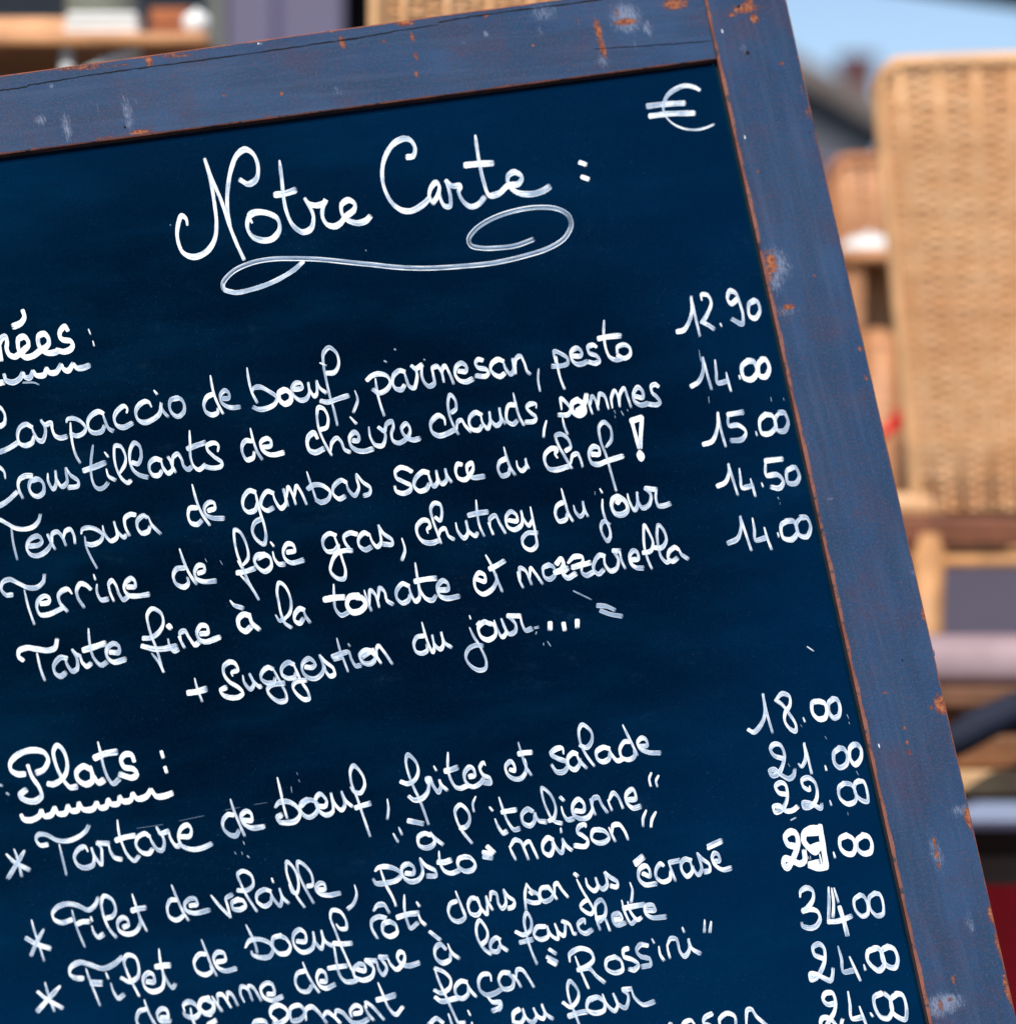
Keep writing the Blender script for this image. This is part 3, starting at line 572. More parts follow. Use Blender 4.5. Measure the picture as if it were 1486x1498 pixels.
  'dish_line3': '''0.98,0:-7,779.5 -15.7,777.7 -16.6,767.2 -8.7,761.1 0,760.6 10.5,765.8 22.7,772.5 36.7,774.2 49,770.7 56.9,762 59.5,752.4
0.9,0.2:17.1,772.5 20.1,795.2 25.9,819.2
1.02,0:43.7,799.1 57.7,797 62.1,790.9 56,784.4 44.6,789.1 39.7,800.5 44.6,810.6 54.2,813.3 66.5,807.5 75.2,794.4 70,781.2
1.05,0:69.1,781.6 74.4,791.7 81.4,804
1.05,0:77,795.2 77.3,781.2 84,778.1 91,784.7 97.1,798.7
1.05,0:92.7,788.2 96.6,776.9 103.2,774.6 108.5,783 110.2,795.6
1,0:119.3,781.2 121.1,774.6 131.2,772 143.5,776 150.5,783 147,791.7 134.7,797 126,795.2
0.85,0.3:124.2,784.7 126.9,800.5 133,814.5 142.6,832
1,0:150.5,769 153.4,781.2 162.7,791.4 171.5,785.6 167.1,762.9
1,0:167.1,762.9 172.3,777.7 182,786.1 185.1,781.6
1.08,0:197.7,753.2 190.7,752.7 183.2,758.5 183.7,770.7 190.2,784.2
1.05,0:215.6,757.1 210,754.5 201.6,762 201.6,772.5 208.2,780 217,777.4 220.1,769.9
1.05,0:217,755.3 222.2,767.2 235.3,781.2
1.05,0:288.3,742.9 278.2,743.9 275.5,754.6 279.6,764.7 288.3,767.3 295.3,761.7
1.05,0:281.2,708.6 288.3,734.4 296.3,752.6 307.4,768.7
1,0:305.4,747.1 314.1,743.5 313.5,736.4 306.4,734.8 299.4,742.5 301.4,752.6 310.5,757.6 327.6,758.6
1.05,0:373.1,719.9 365,717.9 356.3,728.4 356.3,742.5 364,749.2 373.5,746.1 377.1,734.4
1.05,0:373.1,718.7 377.1,734.4 381.1,750.6 386.2,766.7 389.2,784.9 386.2,796 375.1,788.9 369.4,776.8 373.1,764.7 383.6,758.6
1.05,0:399.3,721.3 391.2,718.9 383.6,728.4 382.5,740.5 391.2,747.1 399.7,742.9
1.05,0:399.3,720.7 402.7,732.4 411.4,743.5 418.1,736.4 414.4,714.6
1.05,0:415.5,715.2 418.5,728.4 421.5,740.9
1.05,0:419.5,728.4 421.9,713.2 427.6,722.3 433,738.5
1.05,0:430.6,728.4 434,711.2 440.7,720.3 448.8,738.5
0.95,0:448.8,690 454.8,708.2 458.9,720.3 462.9,732.4
1.05,0:450.8,715.2 458.9,709.6 472,710.6 483.1,720.3 480.1,730.4 470,735 462.5,731.4
1,0:506.3,705.7 499.2,702.7 488.1,712.2 487.5,722.3 496.2,730 504.7,726.3
1,0:506.3,703.5 509.7,716.2 518.8,724.9 524.9,714.2 521.8,700.1 521.4,693
1,0:521.4,693 530.5,705.1 541.6,714.2 540.2,722.3 532.5,725.3
1.08,0:602.1,690 594.2,685.6 585.5,684.2 578.5,690 579.7,698.7 590.7,705.2 601.2,711 599.5,717.6 589,722 579.4,718 577.3,711
1.1,0:626.1,691.7 618.7,690.3 607.7,700.5 606,711 613.5,718.5 623.1,715.9 628.4,707.5
1.1,0:625.7,690.3 629.2,702.2 634.5,711.5 639.7,705.7 638,688.2
1.1,0:638,688.2 640.1,698.7 646.7,708 652.9,702.2 651.1,685.6
1.1,0:651.1,685.6 654.6,697 660.7,705.7
1.05,0:674.7,679.8 669.5,679 666.3,688.2 670.3,699.3 680,701.9 687,695.2 691.9,685.6 690.5,677.7 683.8,681.2 683.8,691.7 690.5,698.4 708,697
1.05,0:739.8,671.1 731.1,676 728.4,686.5 734.2,696.1 743,693.5 745.6,683.9
1.05,0:736.8,654.1 741.2,670.7 746.5,684.7 753.5,695.2
1,0:755.2,674.2 757,683 763.1,688.8 769.2,683 768.3,670.7
1,0:768.3,670.7 770.4,679.5 773.6,686.1
1.1,0:815.4,670.3 811.9,664.7 814.5,657.7 806.6,656.3 797.3,664.7 796.5,675.2 802.2,685.4 812.7,687.5 832,682.2
1.02,0:827.6,659.5 834.1,654.2 830.2,642 819.7,635.3 812.7,638 816.2,650.7 825,666.5 836.4,685.7
1.02,0:834.6,678.7 837.6,666.5 844.2,664.2 848.6,671.7 852.1,683.5
1.08,0:866.1,664.7 875.7,664.4 875.4,656 867,653.7 861.2,664.7 865.2,677 874,679.6 886.2,675.2 910.7,667.4
1,0:886.2,654.2 893.6,643.7 892.3,626.2 882.7,617.8 876.1,624.5 878.3,645.5 886.2,666.5 893.2,691 901.1,719
1.1,-0.3:923.8,616.6 927.3,629.7 934.3,656
1.1,-0.3:923,616.1 938.7,610.8
1.1,-0.3:938.7,610.8 937.3,629.7 936.1,656
1.1,-0.3:936.4,661.6 933.5,666.8 937,671.4 939.6,666.5 936.1,663.9''',
  'dish_line4': '''1.02,0:17.8,870.1 9.7,870.4 2.4,862 4.8,851.8 14.5,847.8 27.5,853.4 42,859.9 54.9,859.1 63.8,850.7 65.4,840.2
0.95,0.15:35.9,862.8 42,887.8 50.9,914
1.02,0:60.6,883.3 70.7,881.4 73,875.7 66.2,872 56.9,878.1 54.4,889.4 59.8,899.1 71.1,899.1 84,893.5 92.4,889.1
1.12,0:105.8,868.8 100.1,862.3 92.1,863.9 85.9,871.7 88.8,883 99.3,894.6
1.12,0:133.2,862.3 126,855.9 117.9,854.2 112.6,863.6 114.7,874.9 123.9,889
1.05,0:142.1,854.7 142.4,866.8 148.6,877.3 158.3,876.5
1.05,0:137.3,840.2 140,848.7
1.05,0:158.3,852.3 161,865.2 167.2,880.1
1.05,0:161.5,863.6 159.4,855.5 163.9,849.4 169.6,855.5 174.4,868.5 180.9,877.3 189,871.7
1.05,0:187.3,858.8 197.4,858 197.8,850.7 192.2,846.2 184.4,852.3 182,862 189,870.9 200.3,872 218,869.6
1.08,0:269.5,830.9 258.9,832.2 253.9,842.3 258.1,854.1 270.4,858.8 275.9,852.4 274.1,844
1.08,0:262.8,802.8 268.7,820.5 277.1,839 288,855
1.02,0:290.6,838.6 298.6,835.6 299,828.9 291.4,826.9 285,835.6 287.2,845.7 297.3,850.8 315.8,849.9
0.98,0:355.3,827.2 362.9,817.1 361.2,798.6 351.1,778.4 343.6,775.4 343.1,790.2 347.8,812.1 355.3,830.6 362.9,849.1 378.9,877.7
1.05,0:347.3,838.1 357.9,836.5 373,831.4
0.9,0:347.8,820.5 354.5,831.4
0.9,0:352,841.5 364.6,855 378.9,877.3
1.08,0:386.5,810.9 376.7,812.4 372.5,820.5 378,830.6 388.1,836.1 396.6,828.9 395.7,817.1 388.1,812.1 377.2,817.1
1.05,0:399.1,807 401.6,817.1 408.3,825.2 416.7,825.5
1.05,0:395.7,792.7 400.8,799.4
1.05,0:420.9,807.9 431,805.7 428.9,797.8 420.9,795.7 414.6,805.3 417.1,817.1 426.8,823.5 443.7,819.6
1.02,0:490.7,783.2 482,780.6 473.6,787.2 472.7,797.7 478.5,806.5 489,806.1 495.6,796.9
1.02,0:488.1,782 494.2,797.7 500.4,817 505.6,836.2 503.3,846.4 494.2,846.4 483.7,836.2 485,824 492.5,810 504.7,805.6 515.2,805.6
1.05,0:521.4,781.5 511.7,779.7 503.3,785.5 505.1,794.2 514.4,806.5
1.05,0:539.7,782.5 532.7,779.7 525.2,787.2 525.2,797.7 534.5,804.4 542.9,800.4
1.05,0:540.6,781.5 544.5,792.5 552,800 557.2,794.2 556.4,782 553.7,768
1.05,0:553.7,768 560.7,780.2 573.8,790.7 573,796.3 560.7,796
0.95,0:587.8,787.2 592.2,804.7 587.8,820
1.08,0:626.2,780.5 624.8,775.2 628.9,770 626.2,762.6 618.4,761.2 610,770 610.8,782.2 619.2,792.4 631.5,794.5 641.1,791
1.02,0:636.7,756.9 643.4,761.2 646.4,750.7 643.7,738.5 635,736.2 630.1,743.7 633.2,761.2 639.4,778.7 645.5,795.4
1.02,0:642,784 645,775.2 650.7,773.5 656,784 664.2,789.6
1.05,0:666.5,764.7 669.5,777 678.7,787.1 684,780.5 681.4,761.6
1.05,0:681.4,761.6 685.7,777 695.4,784 698.3,779.1
0.92,0:696.2,731.5 698,752.5 701.5,770 708.5,784.9
1.08,0:685.7,753.9 699.7,750.7 712.9,749
1.05,0:713.7,764.7 721.6,782.2
1.05,0:717.2,773.5 716.7,759.5 724.2,754.6 731.2,766.5 739.4,780.5
1,0:744.3,761.2 755.7,762.1 755.4,754.2 747,748.5 740.3,756 742.1,770 752.2,775.2 762.4,768.2 763.6,756 761.8,746.9
1,0:761.8,746.9 765.7,759.5 773.2,768.8 778.5,761.2
1,0:775.5,741.6 779.3,761.2 783.7,784 784.6,798 776.7,804.6 766.2,799.4 763.9,789.2 771.5,780.1 785.5,780.1
1.05,0:822.2,735.3 814.7,740.2 812.1,752.5 817.8,762.6 827.1,760 830.1,749.9
1.05,0:820.8,714.9 825.7,733.2 831,750.7 838,763
1,0:838.8,739.4 841.5,749 848.5,755.6 853.7,749 852,733.6
1,0:852,733.6 854.9,745.5 859.8,756
0.98,0:880.9,730.4 880.9,743.3 885,759.4 891.4,774 892.2,785.3 888.2,791.4 880.5,780.4 878.8,769.1 883.4,762.7 891.4,767.8
0.98,0:876.9,715 880.9,721.5
0.35,0.3:869.6,719.1 870.1,724.7
1.15,-0.2:902.7,736 906.8,728.8 904.4,726.7 896.6,730.4 894.2,740.1 899.5,751 909.2,753 917.3,746.5 914.9,735.2 906,727.1
1.05,0:917.3,722.3 920,733.6 927.8,746.2 931.8,740.1 931.3,719.9
1.05,0:931.3,719.9 932.9,733.6 939.9,743.3 948.8,738.5 951.5,723.9 943.1,714.2
1.05,0:943.4,714.5 959.6,716.6
1.05,0:959.6,716.2 958.8,728.8 962.5,739.7 970.6,740.1 979.5,736.8''',
  'dish_line5': '''1.12,-0.2:34.2,966.2 27.8,960.5 28.6,952.4 40.4,947.6 53.3,949.5 71.1,951.6 80.8,947.6 84,935
1.1,0:54.6,955.7 59.8,978.3 66.2,996
1.1,0:97.7,962.9 88.8,962.1 79.5,973.4 81.1,984.7 88.8,989.3 96.6,984.4
1.1,0:95,960.8 99.3,973.4 106.6,982 113.1,978.3 113.1,963.7 105.8,950
1.1,0:105.8,950 113.1,957.6 117.1,959.7 120.6,968.6 127.6,974.7 133.7,970.5
1,0:129.7,919.3 131.6,941.1 137.3,962.1 148.6,973.1 156.7,968.6
1.15,-0.2:122.7,951.1 137.3,946.8 154.2,941.1
1.1,0:161.5,954.1 173.6,954.1 174.4,946 166.4,941.5 157,949.2 157,960.5 166.4,968.6 184.1,964.5
1,0:210,933.9 221.3,933.1 232.6,925 239,912.1 235.8,897.5 222.9,890.6 215.9,899.1 217.5,915.3 222.9,933.1 229.3,949.2 239,983.1
1.15,0:208.3,945.2 226.1,949.5 240.2,949.2 258.4,945.2
0.9,0:222.1,955.7 231,967 240.2,983.9
1.1,0:246,934.5 248.5,945 254.9,952.2 260.3,950
1.25,-0.5:246.5,915 250.2,919.4
1.1,0:261.1,931 270.4,948
1.1,0:265.3,938.2 264,926.5 270.4,923.4 277.1,933.2 285.5,943.3 290.6,940.3
1.1,0:293.9,927.3 304,925.6 303.2,917.2 294.8,915 288.4,924.8 291.4,934.9 300.7,939.1 321.7,932.3
1.18,-0.2:364.6,900.4 356.2,899 348.9,906.3 350.6,918 359.5,923.6 367.1,917.2
1.18,-0.2:365.1,900.4 368.8,911.3 379.7,921.4
1.05,0:336.8,878.5 342.7,885.2 355.8,889.8
0.98,0:415.9,906.3 424.3,896.2 425.5,877.7 416.7,857.5 408.3,852.8 405.3,864.2 407.8,881 411.7,899.5 416.7,911.3 426.8,918.9
1,0:403.3,899.5 409.2,908 416.7,904.6
1.1,0:444.5,892 438.6,890.6 431.4,899.5 431.4,908 438.6,911.8 444,904.6
1.1,0:443.7,890.6 447,901.2 454.1,911.3
1,0:488.1,854.6 489,876.5 490.7,890.5 499.5,900.1 510,895.7
1.15,-0.3:475,877.3 489,874.7 503.3,873.8
1.2,-0.3:524,871.6 511.7,873.8 507.7,885.2 515.2,895.4 527.5,893.6 534.5,884.3 530.1,875.6 520.5,873.8
1.08,0:532.7,863.4 537.1,878.2 543.6,894.3
1.08,0:540.6,885.2 541.8,864.2 548.5,869.5 555,889.1
1.08,0:552.9,878.2 555.8,860.7 562.5,866 566,878.2 574.7,884.3
1.05,0:597.5,857.2 588.7,854.1 580.3,864.2 580.3,874.7 588.7,882.2 597.1,878.2 600.1,869.5
1.05,0:597.5,855.8 601.3,869.5 608,879.6 613.2,874.7 612.3,855.5
1.05,0:607.1,823.1 610.6,845 615,864.2 623.7,876.1 632.5,878.2 637.7,871.2
1.08,0:607.1,850.6 622,847.6 637.7,845.9
1.1,0:643,863.4 654.9,862.1 654.9,854.1 647.3,849.7 639.8,859 643,871.2 653.5,875.6 671.3,872.4
1.05,0:698,847.8 708.8,850.5 708.8,842.1 700.6,838.2 694,848.7 696.6,862.7 706.7,869.4 719,862.7 726,850.5 725.1,840
1.05,0:710.2,812 719,827.7 726,845.2 734.7,866.2
1.08,0:716.4,832.4 726,827.7 737.3,820.7
1.02,0:756.6,836.5 759.6,848.7 765.3,860.1
1.02,0:761,850.5 760.4,831.6 768,834.7 777.6,855.7
1.02,0:775,845.2 776.2,831.6 783.7,840 793.7,854.8
1.02,0:803,826.3 794.6,831.2 796,843.5 803.8,847.5 811.7,840 809.1,829.8 801.2,826.3
1.12,-0.2:813.9,824.9 820.4,817.6 823.9,824.1 820.4,833.7 811.5,837.8
1.12,-0.2:811.5,837.8 830.1,831.3
1.12,-0.2:826.8,833.7 823.3,838.6 830.1,845.5 841.4,839.4
1.08,0:830.4,823.7 839.8,814.7 851.4,815.7 851.1,824.1 838.1,830.2
1.08,0:837.3,830.2 849.4,827.3 863.2,823.2
1.08,0:851.1,827.3 850.7,837 857.5,841.8 868.8,836.2
1.05,0:883.4,813.6 876.9,812.3 869.2,822.4 868.3,833.7 875.3,839.9 883,833.7
1.05,0:883.4,813.1 884.5,825.7 893.1,835.4 901.1,832.1 903.9,819.2 896.6,805.8
1.05,0:896.6,805.8 906.3,806.3
1.05,0:906.3,806.3 908.4,819.2 914.4,832.4
1.08,0:923.7,819.2 932.6,817.6 931.8,808.7 926.2,805.8 920.8,812.7 922.4,824.1 930.2,830.5 939.9,831.3
1,0:940.7,808.7 951.2,806.3 954.8,795 949.6,780.4 942.3,769.1 941,783.7 942.6,803.1 947.2,819.2 953.1,832.4
1,0:957.7,801.4 967.3,801.4 974.1,790.1 969,774 962.5,768.7 960.4,780.4 962.5,799.8 967.3,816 975.4,822.9 980.3,819.2
1.08,0:991.6,803.9 986.7,801 978.2,807.9 977.4,817.6 983.5,821.3 990,816.8
1.08,0:991.6,801.8 996.4,811.1 1006.1,817.9''',
  'price1': '''1.05,0:990.5,485.3 1000.1,482.6 1011.1,459.3 1010.5,433.3
1.05,0:1010.5,433.3 1015.2,456.5 1023.4,492.1
1.05,0:1026.1,439.6 1025.6,431.4 1034.3,431.9 1039.8,442.9 1033,462 1026.1,472.4
1.05,0:1025.6,470.8 1035.7,475.7 1044.5,481.7
1.05,0:1053,473 1055.2,477.6
1.12,0:1078.2,437.4 1069.1,444.2 1063.6,437.4 1067.2,425.9 1075.4,429.2 1082.3,445.6 1086.4,462 1085,473.8 1069.9,466.7
1.12,0:1103.6,439.3 1095.1,445.6 1096,462 1104.2,465.6 1111,453.8 1106.9,441.5 1100.1,439.6''',
  'price2': '''1.05,0:1011.1,565.3 1022,557.9 1028.1,541.4 1027.5,522.3
1.05,0:1027.5,522.3 1033,544.2 1040.6,570.2
1.05,0:1045.3,526.4 1047.2,544.2 1049.4,559.8 1065,557
1.05,0:1061.7,544.7 1064.5,557.9 1069.1,572.9
1.05,0:1080.6,549.1 1082.5,555.1
1.15,-0.2:1094.6,527.2 1085,536 1087.7,552.4 1098.7,555.1 1106.9,544.2 1102,529.7 1091.9,527.7
1.15,-0.2:1115.1,525 1108.8,533.2 1111,549.6 1119.2,551 1124.7,538.7 1119.2,526.4 1112.4,526.4''',
  'price3': '''1.05,0:1028.9,650.1 1041.2,645.5 1049.4,623.6 1049.4,603
1.05,0:1049.4,603 1053.5,626.3 1061.2,653.7
1.05,0:1064.5,605.8 1065.8,622.2 1079.5,622.2 1090.5,631.8 1085,642.7 1068.6,644.7
1.05,0:1064.5,606.6 1086.4,603
1.05,0:1105,631.2 1106.9,637.8
1.12,0:1120.1,605.5 1111,615.4 1113.8,633.2 1124.7,634.5 1134.3,623.6 1128.8,608.5 1117.9,606.6
1.12,0:1140.3,603 1133.5,612.6 1137,629.1 1146.6,630.4 1152.1,618.1 1146.6,604.4 1138.4,603.9''',
  'price4': '''1.05,0:1049.4,711.2 1060.4,705.7 1065.8,692 1065,678.3
1.05,0:1065,678.3 1071.3,700.3 1079,724.9
1.05,0:1080.9,685.2 1082.8,700.3 1085,713.1 1100.6,710.4
1.05,0:1097.3,700.3 1104.7,726.8
1.05,0:1113.5,706.3 1115.9,712.6
1.1,0:1119.2,674.2 1120.6,694.8 1137,694.8 1145.2,704.4 1139.8,713.9 1127.4,712.6
1.1,0:1119.2,674.2 1143.9,671.5
1.1,0:1159.5,683.8 1150.7,689.3 1152.1,705.7 1163,707.1 1168.5,697.5 1163,684.4 1156.2,684.6''',
  'price5': '''1.05,0:1065,794.7 1078.2,787.9 1083.6,771.4 1082.3,755
1.05,0:1082.3,755 1089.1,776.9 1098.7,805.7
1.05,0:1100.1,757.8 1102.8,774.2 1104.7,789.8 1120.6,786.5
1.05,0:1117.3,771.4 1122,787.9 1128.3,804.3
1.05,0:1137,779.1 1138.9,785.7
1.12,0:1151.5,761.9 1142.5,768.7 1145.2,786.5 1157.6,789.2 1165.8,778.3 1160.3,763.2 1148,762.4
1.12,0:1172.1,756.4 1164.4,766 1168.5,782.4 1179.5,785.1 1185,771.4 1179.5,757.8 1169.9,757.2''',
  'dish_line6': '''0.95,0:285,991.9 288.3,1005.6 296.3,1026.6
1.15,-0.2:275.7,1013.7 287.5,1012.1 301.7,1008
1.08,0:340.8,989.4 339.1,984.6 348,979.8 344,970.9 336.7,968.5 327.8,974.9 327.8,986.2 335.9,997.5 348.8,1005.6 355.3,1013.7 350.4,1019.3 339.1,1020.9 327,1016.9 323,1010.4 331.1,1005.6
1.05,0:355.3,987.8 358,999.1 366.6,1008 371.4,1000.8 365,985.4
1.05,0:365,985.4 371.4,997.5 380.3,1004.8 381.9,1004
1.05,0:398.9,978.5 391.6,976.5 383.1,984.6 382.3,992.7 390.8,999.1 400.5,998.3 402.9,991.1
1.05,0:398.9,977.3 405.4,989.4 413.4,1004 419.1,1016.9 418.3,1024.2 410.2,1026.6 398.9,1020.9 391.6,1010.4 395.7,1003.2 415.9,999.1
1.05,0:429.6,972 421.5,969.3 412.9,976.5 412.6,986.2 421.5,992.4 431.2,990.3 432.8,983
1.05,0:428.8,970.1 435.2,984.6 442.5,999.1 450.6,1012.1 452.2,1021.7 445.7,1023.4 434.4,1015.3 428.8,1005.6 432.8,997.5 448.2,995.1
1.02,0:447.3,975.7 456.2,976.5 461.1,971.7 452.2,963.6 443.3,970.1 442.5,981.4 450.6,991.1 461.9,992.7 471.6,984.6 473.2,974.9 467.5,958
1.02,0:467.5,958 476.4,968.5 487.7,978.1 489.3,986.2 483.7,989.4 477.2,983 474,973.3
0.9,0.2:492.6,933.6 498,953 503.6,967.5 509.3,982.9
1,0.1:486.6,960.3 498.8,956.2 510.1,954.6 514.1,964.3 520.6,974 527.8,973.2
1,0.1:489.1,964.3 500.4,961.1
0.95,0.2:509.3,941.7 512,945.7
1.08,0:544,952.2 534.3,951.4 526.5,959.4 531.1,969.1 542.4,970.8 548.8,962.7 542.4,954.6 529.4,961.1
1.02,0:545.6,948.1 550.4,959.4 557.7,970.8
1.02,0:552.1,961.1 550.8,949.8 553.7,944.9 560.1,951.4 573.9,971.6
1,0:619.1,930.4 610.2,932 605.4,941.7 608.6,953 617.5,955.9 624.7,951.4 623.9,941.7
1,0:617.1,910.2 621.5,927.1 626.4,941.7 632.8,953.8 635.2,948.1 632,928.8
1,0:632,928.8 636,943.3 644.1,949.8 648.2,943.3 645.2,924.7
1,0:645.2,924.7 650.6,940.1 660.3,947.3
0.98,0.1:686.6,917.9 692.7,931 702.4,946.7 711.1,967.7 709.4,978.2 701.5,980.8 689.2,974.7 681.4,962.5 684.9,950.2 696.2,944.1 705.9,945
1,0:686.6,900.4 688.4,906.1
1.08,0:717.2,913.5 708.5,910 699.7,918.7 703.2,931 713.7,936.2 724.2,929.2 722.5,915.2 712,910.9
1.08,0:698.9,914.4 703.2,910
1.05,0:722.5,907.4 726.9,920.5 734.7,931.9 740,925.7 733,905.1
1.05,0:733,905.1 738.2,918.7 745.2,927.5 753.1,924 754,913.5 742.1,900.4
1.05,0:742.6,900.9 761,901.2
1.05,0:761,901.2 763.6,913.5 768.9,922.2 777.6,919.6
1.5,-0.2:804.4,910.9 804.4,921.4
1.5,-0.2:824,911.7 825.7,922.2
1.5,-0.2:844.1,907.4 844.1,917.9
0.5,0.4:782,918.7 787.6,917.5
0.5,0.4:784.6,924 783.4,928.4
0.5,0.4:794.6,940.6 795.1,945
0.5,0.4:800.3,938 805.6,945.9''',
  'chalk_smear': '''0.35,0.7:838.3,864.5 865.1,877.4
1,0.45:873.8,885.8 887,887.2 899.2,892.5
1,0.45:878.2,893.4 892.2,898.6 909.4,901.6''',
  'menu_heading2': '''1.2,-0.2:35.9,1132.5 26.2,1132.5 16.6,1126.4 15.7,1116.7 26.2,1104.5 47.2,1097.5 64.7,1101 70.9,1111.5 64.7,1125.5 54.2,1130.7
1.22,-0.2:41.1,1119.4 47.2,1136 57.7,1151.7 61.2,1164 52.5,1171.9 38.5,1171 29.7,1164 38.5,1155.2
1.1,-0.2:70.9,1146.5 78.7,1147.4 94.5,1136 98.9,1118.5 92.7,1097.5 84,1090.5 78.7,1099.2 82.2,1118.5 91,1137.7 103.2,1151.7 112.9,1150.9
1.2,-0.3:131.2,1124.6 122.5,1121.1 112.9,1129 113.7,1139.5 126,1147.4 134.7,1143 135.6,1132.5
1.2,-0.3:132.1,1122 136.5,1134.2 145.2,1144.7 152.2,1141.2
1.1,0:143.5,1085.2 147.8,1102.7 152.2,1122 159.2,1139.5 166.2,1146.5 175,1139.5
1.2,-0.3:139.1,1108.9 154,1102.7 170.6,1100.1
1.15,-0.3:196.8,1114.1 192.5,1104.5 183.7,1103.6 177.6,1111.5 182,1122 196,1125.5 200.3,1132.5 194.2,1137.7 175,1132.5
1,-0.3:236.2,1099.2 239.2,1108.9
1,-0.3:241.5,1122 244.1,1130.7
1.12,-0.3:31.5,1192 35,1198.1 45.5,1199.9 57.7,1193.7 61.2,1185
1.12,-0.3:61.2,1185 65.6,1193.7 75.2,1192 80.5,1181.1
1.12,-0.3:80.5,1181.1 85.7,1190.2 96.2,1189.4 99.7,1178.3
1.12,-0.3:99.7,1178.3 105,1185.9 113.7,1185 115.8,1174.5
1.12,-0.3:115.8,1174.5 122.5,1184.1 136.5,1183.2 142.1,1173.6
1.12,-0.3:142.1,1173.6 147,1181.5 155.7,1179.7 158.3,1169.2
1.12,-0.3:158.3,1169.2 163.6,1176.2 173.2,1175.4 175.5,1164.9
1.12,-0.3:175.5,1164.9 180.2,1171.9 190.7,1171 194.7,1160.5
1.12,-0.3:194.7,1160.5 201.2,1168.4 213.5,1165.7 221.3,1155.2
1.12,-0.3:221.3,1155.2 229.2,1164.9 239.7,1164.9 252,1160.5''',
  'dish_line7': '''1,0:69.4,1235.7 59.8,1236.5 53.3,1228.5 56.5,1221.2 67.8,1221.2 84,1229.3 100.1,1230.1 116.3,1223.6 126,1215.5 130.5,1207.5
0.95,0.2:86.9,1234.9 91.3,1252.7 97.7,1280.5
1.08,0:129.2,1246.2 124.4,1238.9 114.7,1243 109.3,1254.3 114.7,1265.6 124.4,1269.6 135.7,1265.6 138.1,1255.9 134.1,1239.8
1.08,0:134.1,1239.8 138.9,1252.7 148.6,1264 149.4,1251.1 148.6,1241.4 142.9,1233.3
1.08,0:142.9,1233.3 159.9,1234.1
1.08,0:159.1,1234.1 161.5,1244.6 168,1254.3 178.5,1257.5
0.98,0:172,1199.4 174.4,1218.8 179.3,1234.9 187.3,1251.1 197,1259.1 203.8,1251.9
1.1,0:170.4,1229.3 182.5,1225.2 197.8,1222.3
1.05,0:218.8,1223.6 212.4,1219.6 201.9,1225.2 199.5,1236.5 208.3,1247 218,1248.6 223.7,1241.4
1.05,0:218,1221.2 223.7,1233.3 231,1243 237.4,1243.8 240.6,1234.9 239,1225.2 229.3,1210.7
1.1,0:9.7,1249.4 21,1260.8 43.6,1272.9
1.1,0:21,1242.2 26.6,1257.5 32.3,1282.6
1.1,0:36.3,1244.6 25.8,1262.4 12.1,1285
1.1,0:229.1,1209.4 234.7,1219.1 246.8,1215.9
1.1,0:246.8,1215.9 250.1,1227.2 258.1,1237.7 263,1236.9
1.05,0:264.6,1224 277.5,1223.2 279.9,1212.7 274.3,1207 266.2,1211.1 261.4,1224 266.2,1236.9 280.8,1242.6 295.3,1240.9 309.8,1234.5
1.05,0:341.3,1192.5 334.1,1191.7 326.8,1199.8 326.8,1211.1 335.7,1220.8 345.4,1222.4 350.2,1214.3
1.05,0:337.3,1169.1 342.1,1185.2 350.2,1204.6 358.3,1223.2
1.08,0:355,1199.8 368,1199.8 367.2,1190.1 359.9,1186.8 352.6,1194.9 356.7,1204.6 368,1211.1 386.5,1209.4
1,0:405.8,1137.5 410.7,1158.5 414.7,1177.8 420.4,1198
1.15,0:402.6,1181.1 409.1,1173.8 422,1173 434.9,1181.1 438.9,1190.8 433.3,1200.4 422,1203.7 409.1,1202.1 405.8,1196.4 412.3,1192.4
1.05,0:449.4,1169.8 441.4,1174.6 438.9,1182.7 444.6,1192.4 452.7,1195.6 462.4,1189.1 465.6,1177.8 455.9,1170.6 447.8,1172.2 439.8,1181.1
1.05,0:465.6,1179.4 475.3,1179.4 477.7,1171.4 468,1161.7 461.6,1169.8 465.6,1184.3 476.9,1192.4 486.6,1187.5 484.2,1160.1
1.05,0:484.2,1160.1 489.8,1176.2 499.5,1185.1 504.4,1177.8 499.5,1157.6
1.05,0:499.5,1157.6 506,1171.4 515.7,1180.3
1.02,0:512.4,1151.2 517.3,1157.6 527,1160.1 533.4,1148.8 530.2,1134.2 517.3,1120.5 512.8,1127.8 514.1,1145.5 522.1,1166.5 530.2,1190.8 541.5,1223.9
1.05,0:520.5,1181.9 530.2,1178.6 541.5,1175.4
0.9,0:566.5,1168.9 568.2,1182.7 566.5,1198.8
1.02,0:586.3,1143.7 596.6,1146.6 607,1140.7 611.7,1128.9 608.5,1115.5 596.6,1104.4 593.7,1112.6 596.6,1128.9 604.1,1149.6 614.4,1171.8 627,1206.6
1.12,0:598.1,1165.1 605.5,1170.3 615.9,1168.8 624.8,1159.9 627.7,1146.6 628.5,1140.7 624.8,1143.7 623.3,1140.7 629.2,1139.2 633.7,1149.6 641.1,1158.5 644.8,1151.1 642.5,1140.7
1.12,0:642.5,1140.7 647,1149.6 654.4,1156.2
1.15,0:634.4,1120.7 638.4,1128.1
1.02,0:655.1,1100.7 655.1,1122.9 658.8,1139.2 666.2,1151.1 673.6,1153.3 684,1149.6 692.9,1151.1 703.2,1145.1 707.7,1137.7
1.15,0:651.4,1128.1 660.3,1125.9 668.9,1122.9
1.1,0:687,1136.3 693.6,1134 692.9,1125.9 687,1122.2 679.6,1130.3 679.6,1140.7 685.5,1149.6
1.08,0:709.9,1120 706.9,1115.5 701.8,1122.9 706.2,1133.3 716.6,1139.2 717.3,1145.1 707.7,1145.1
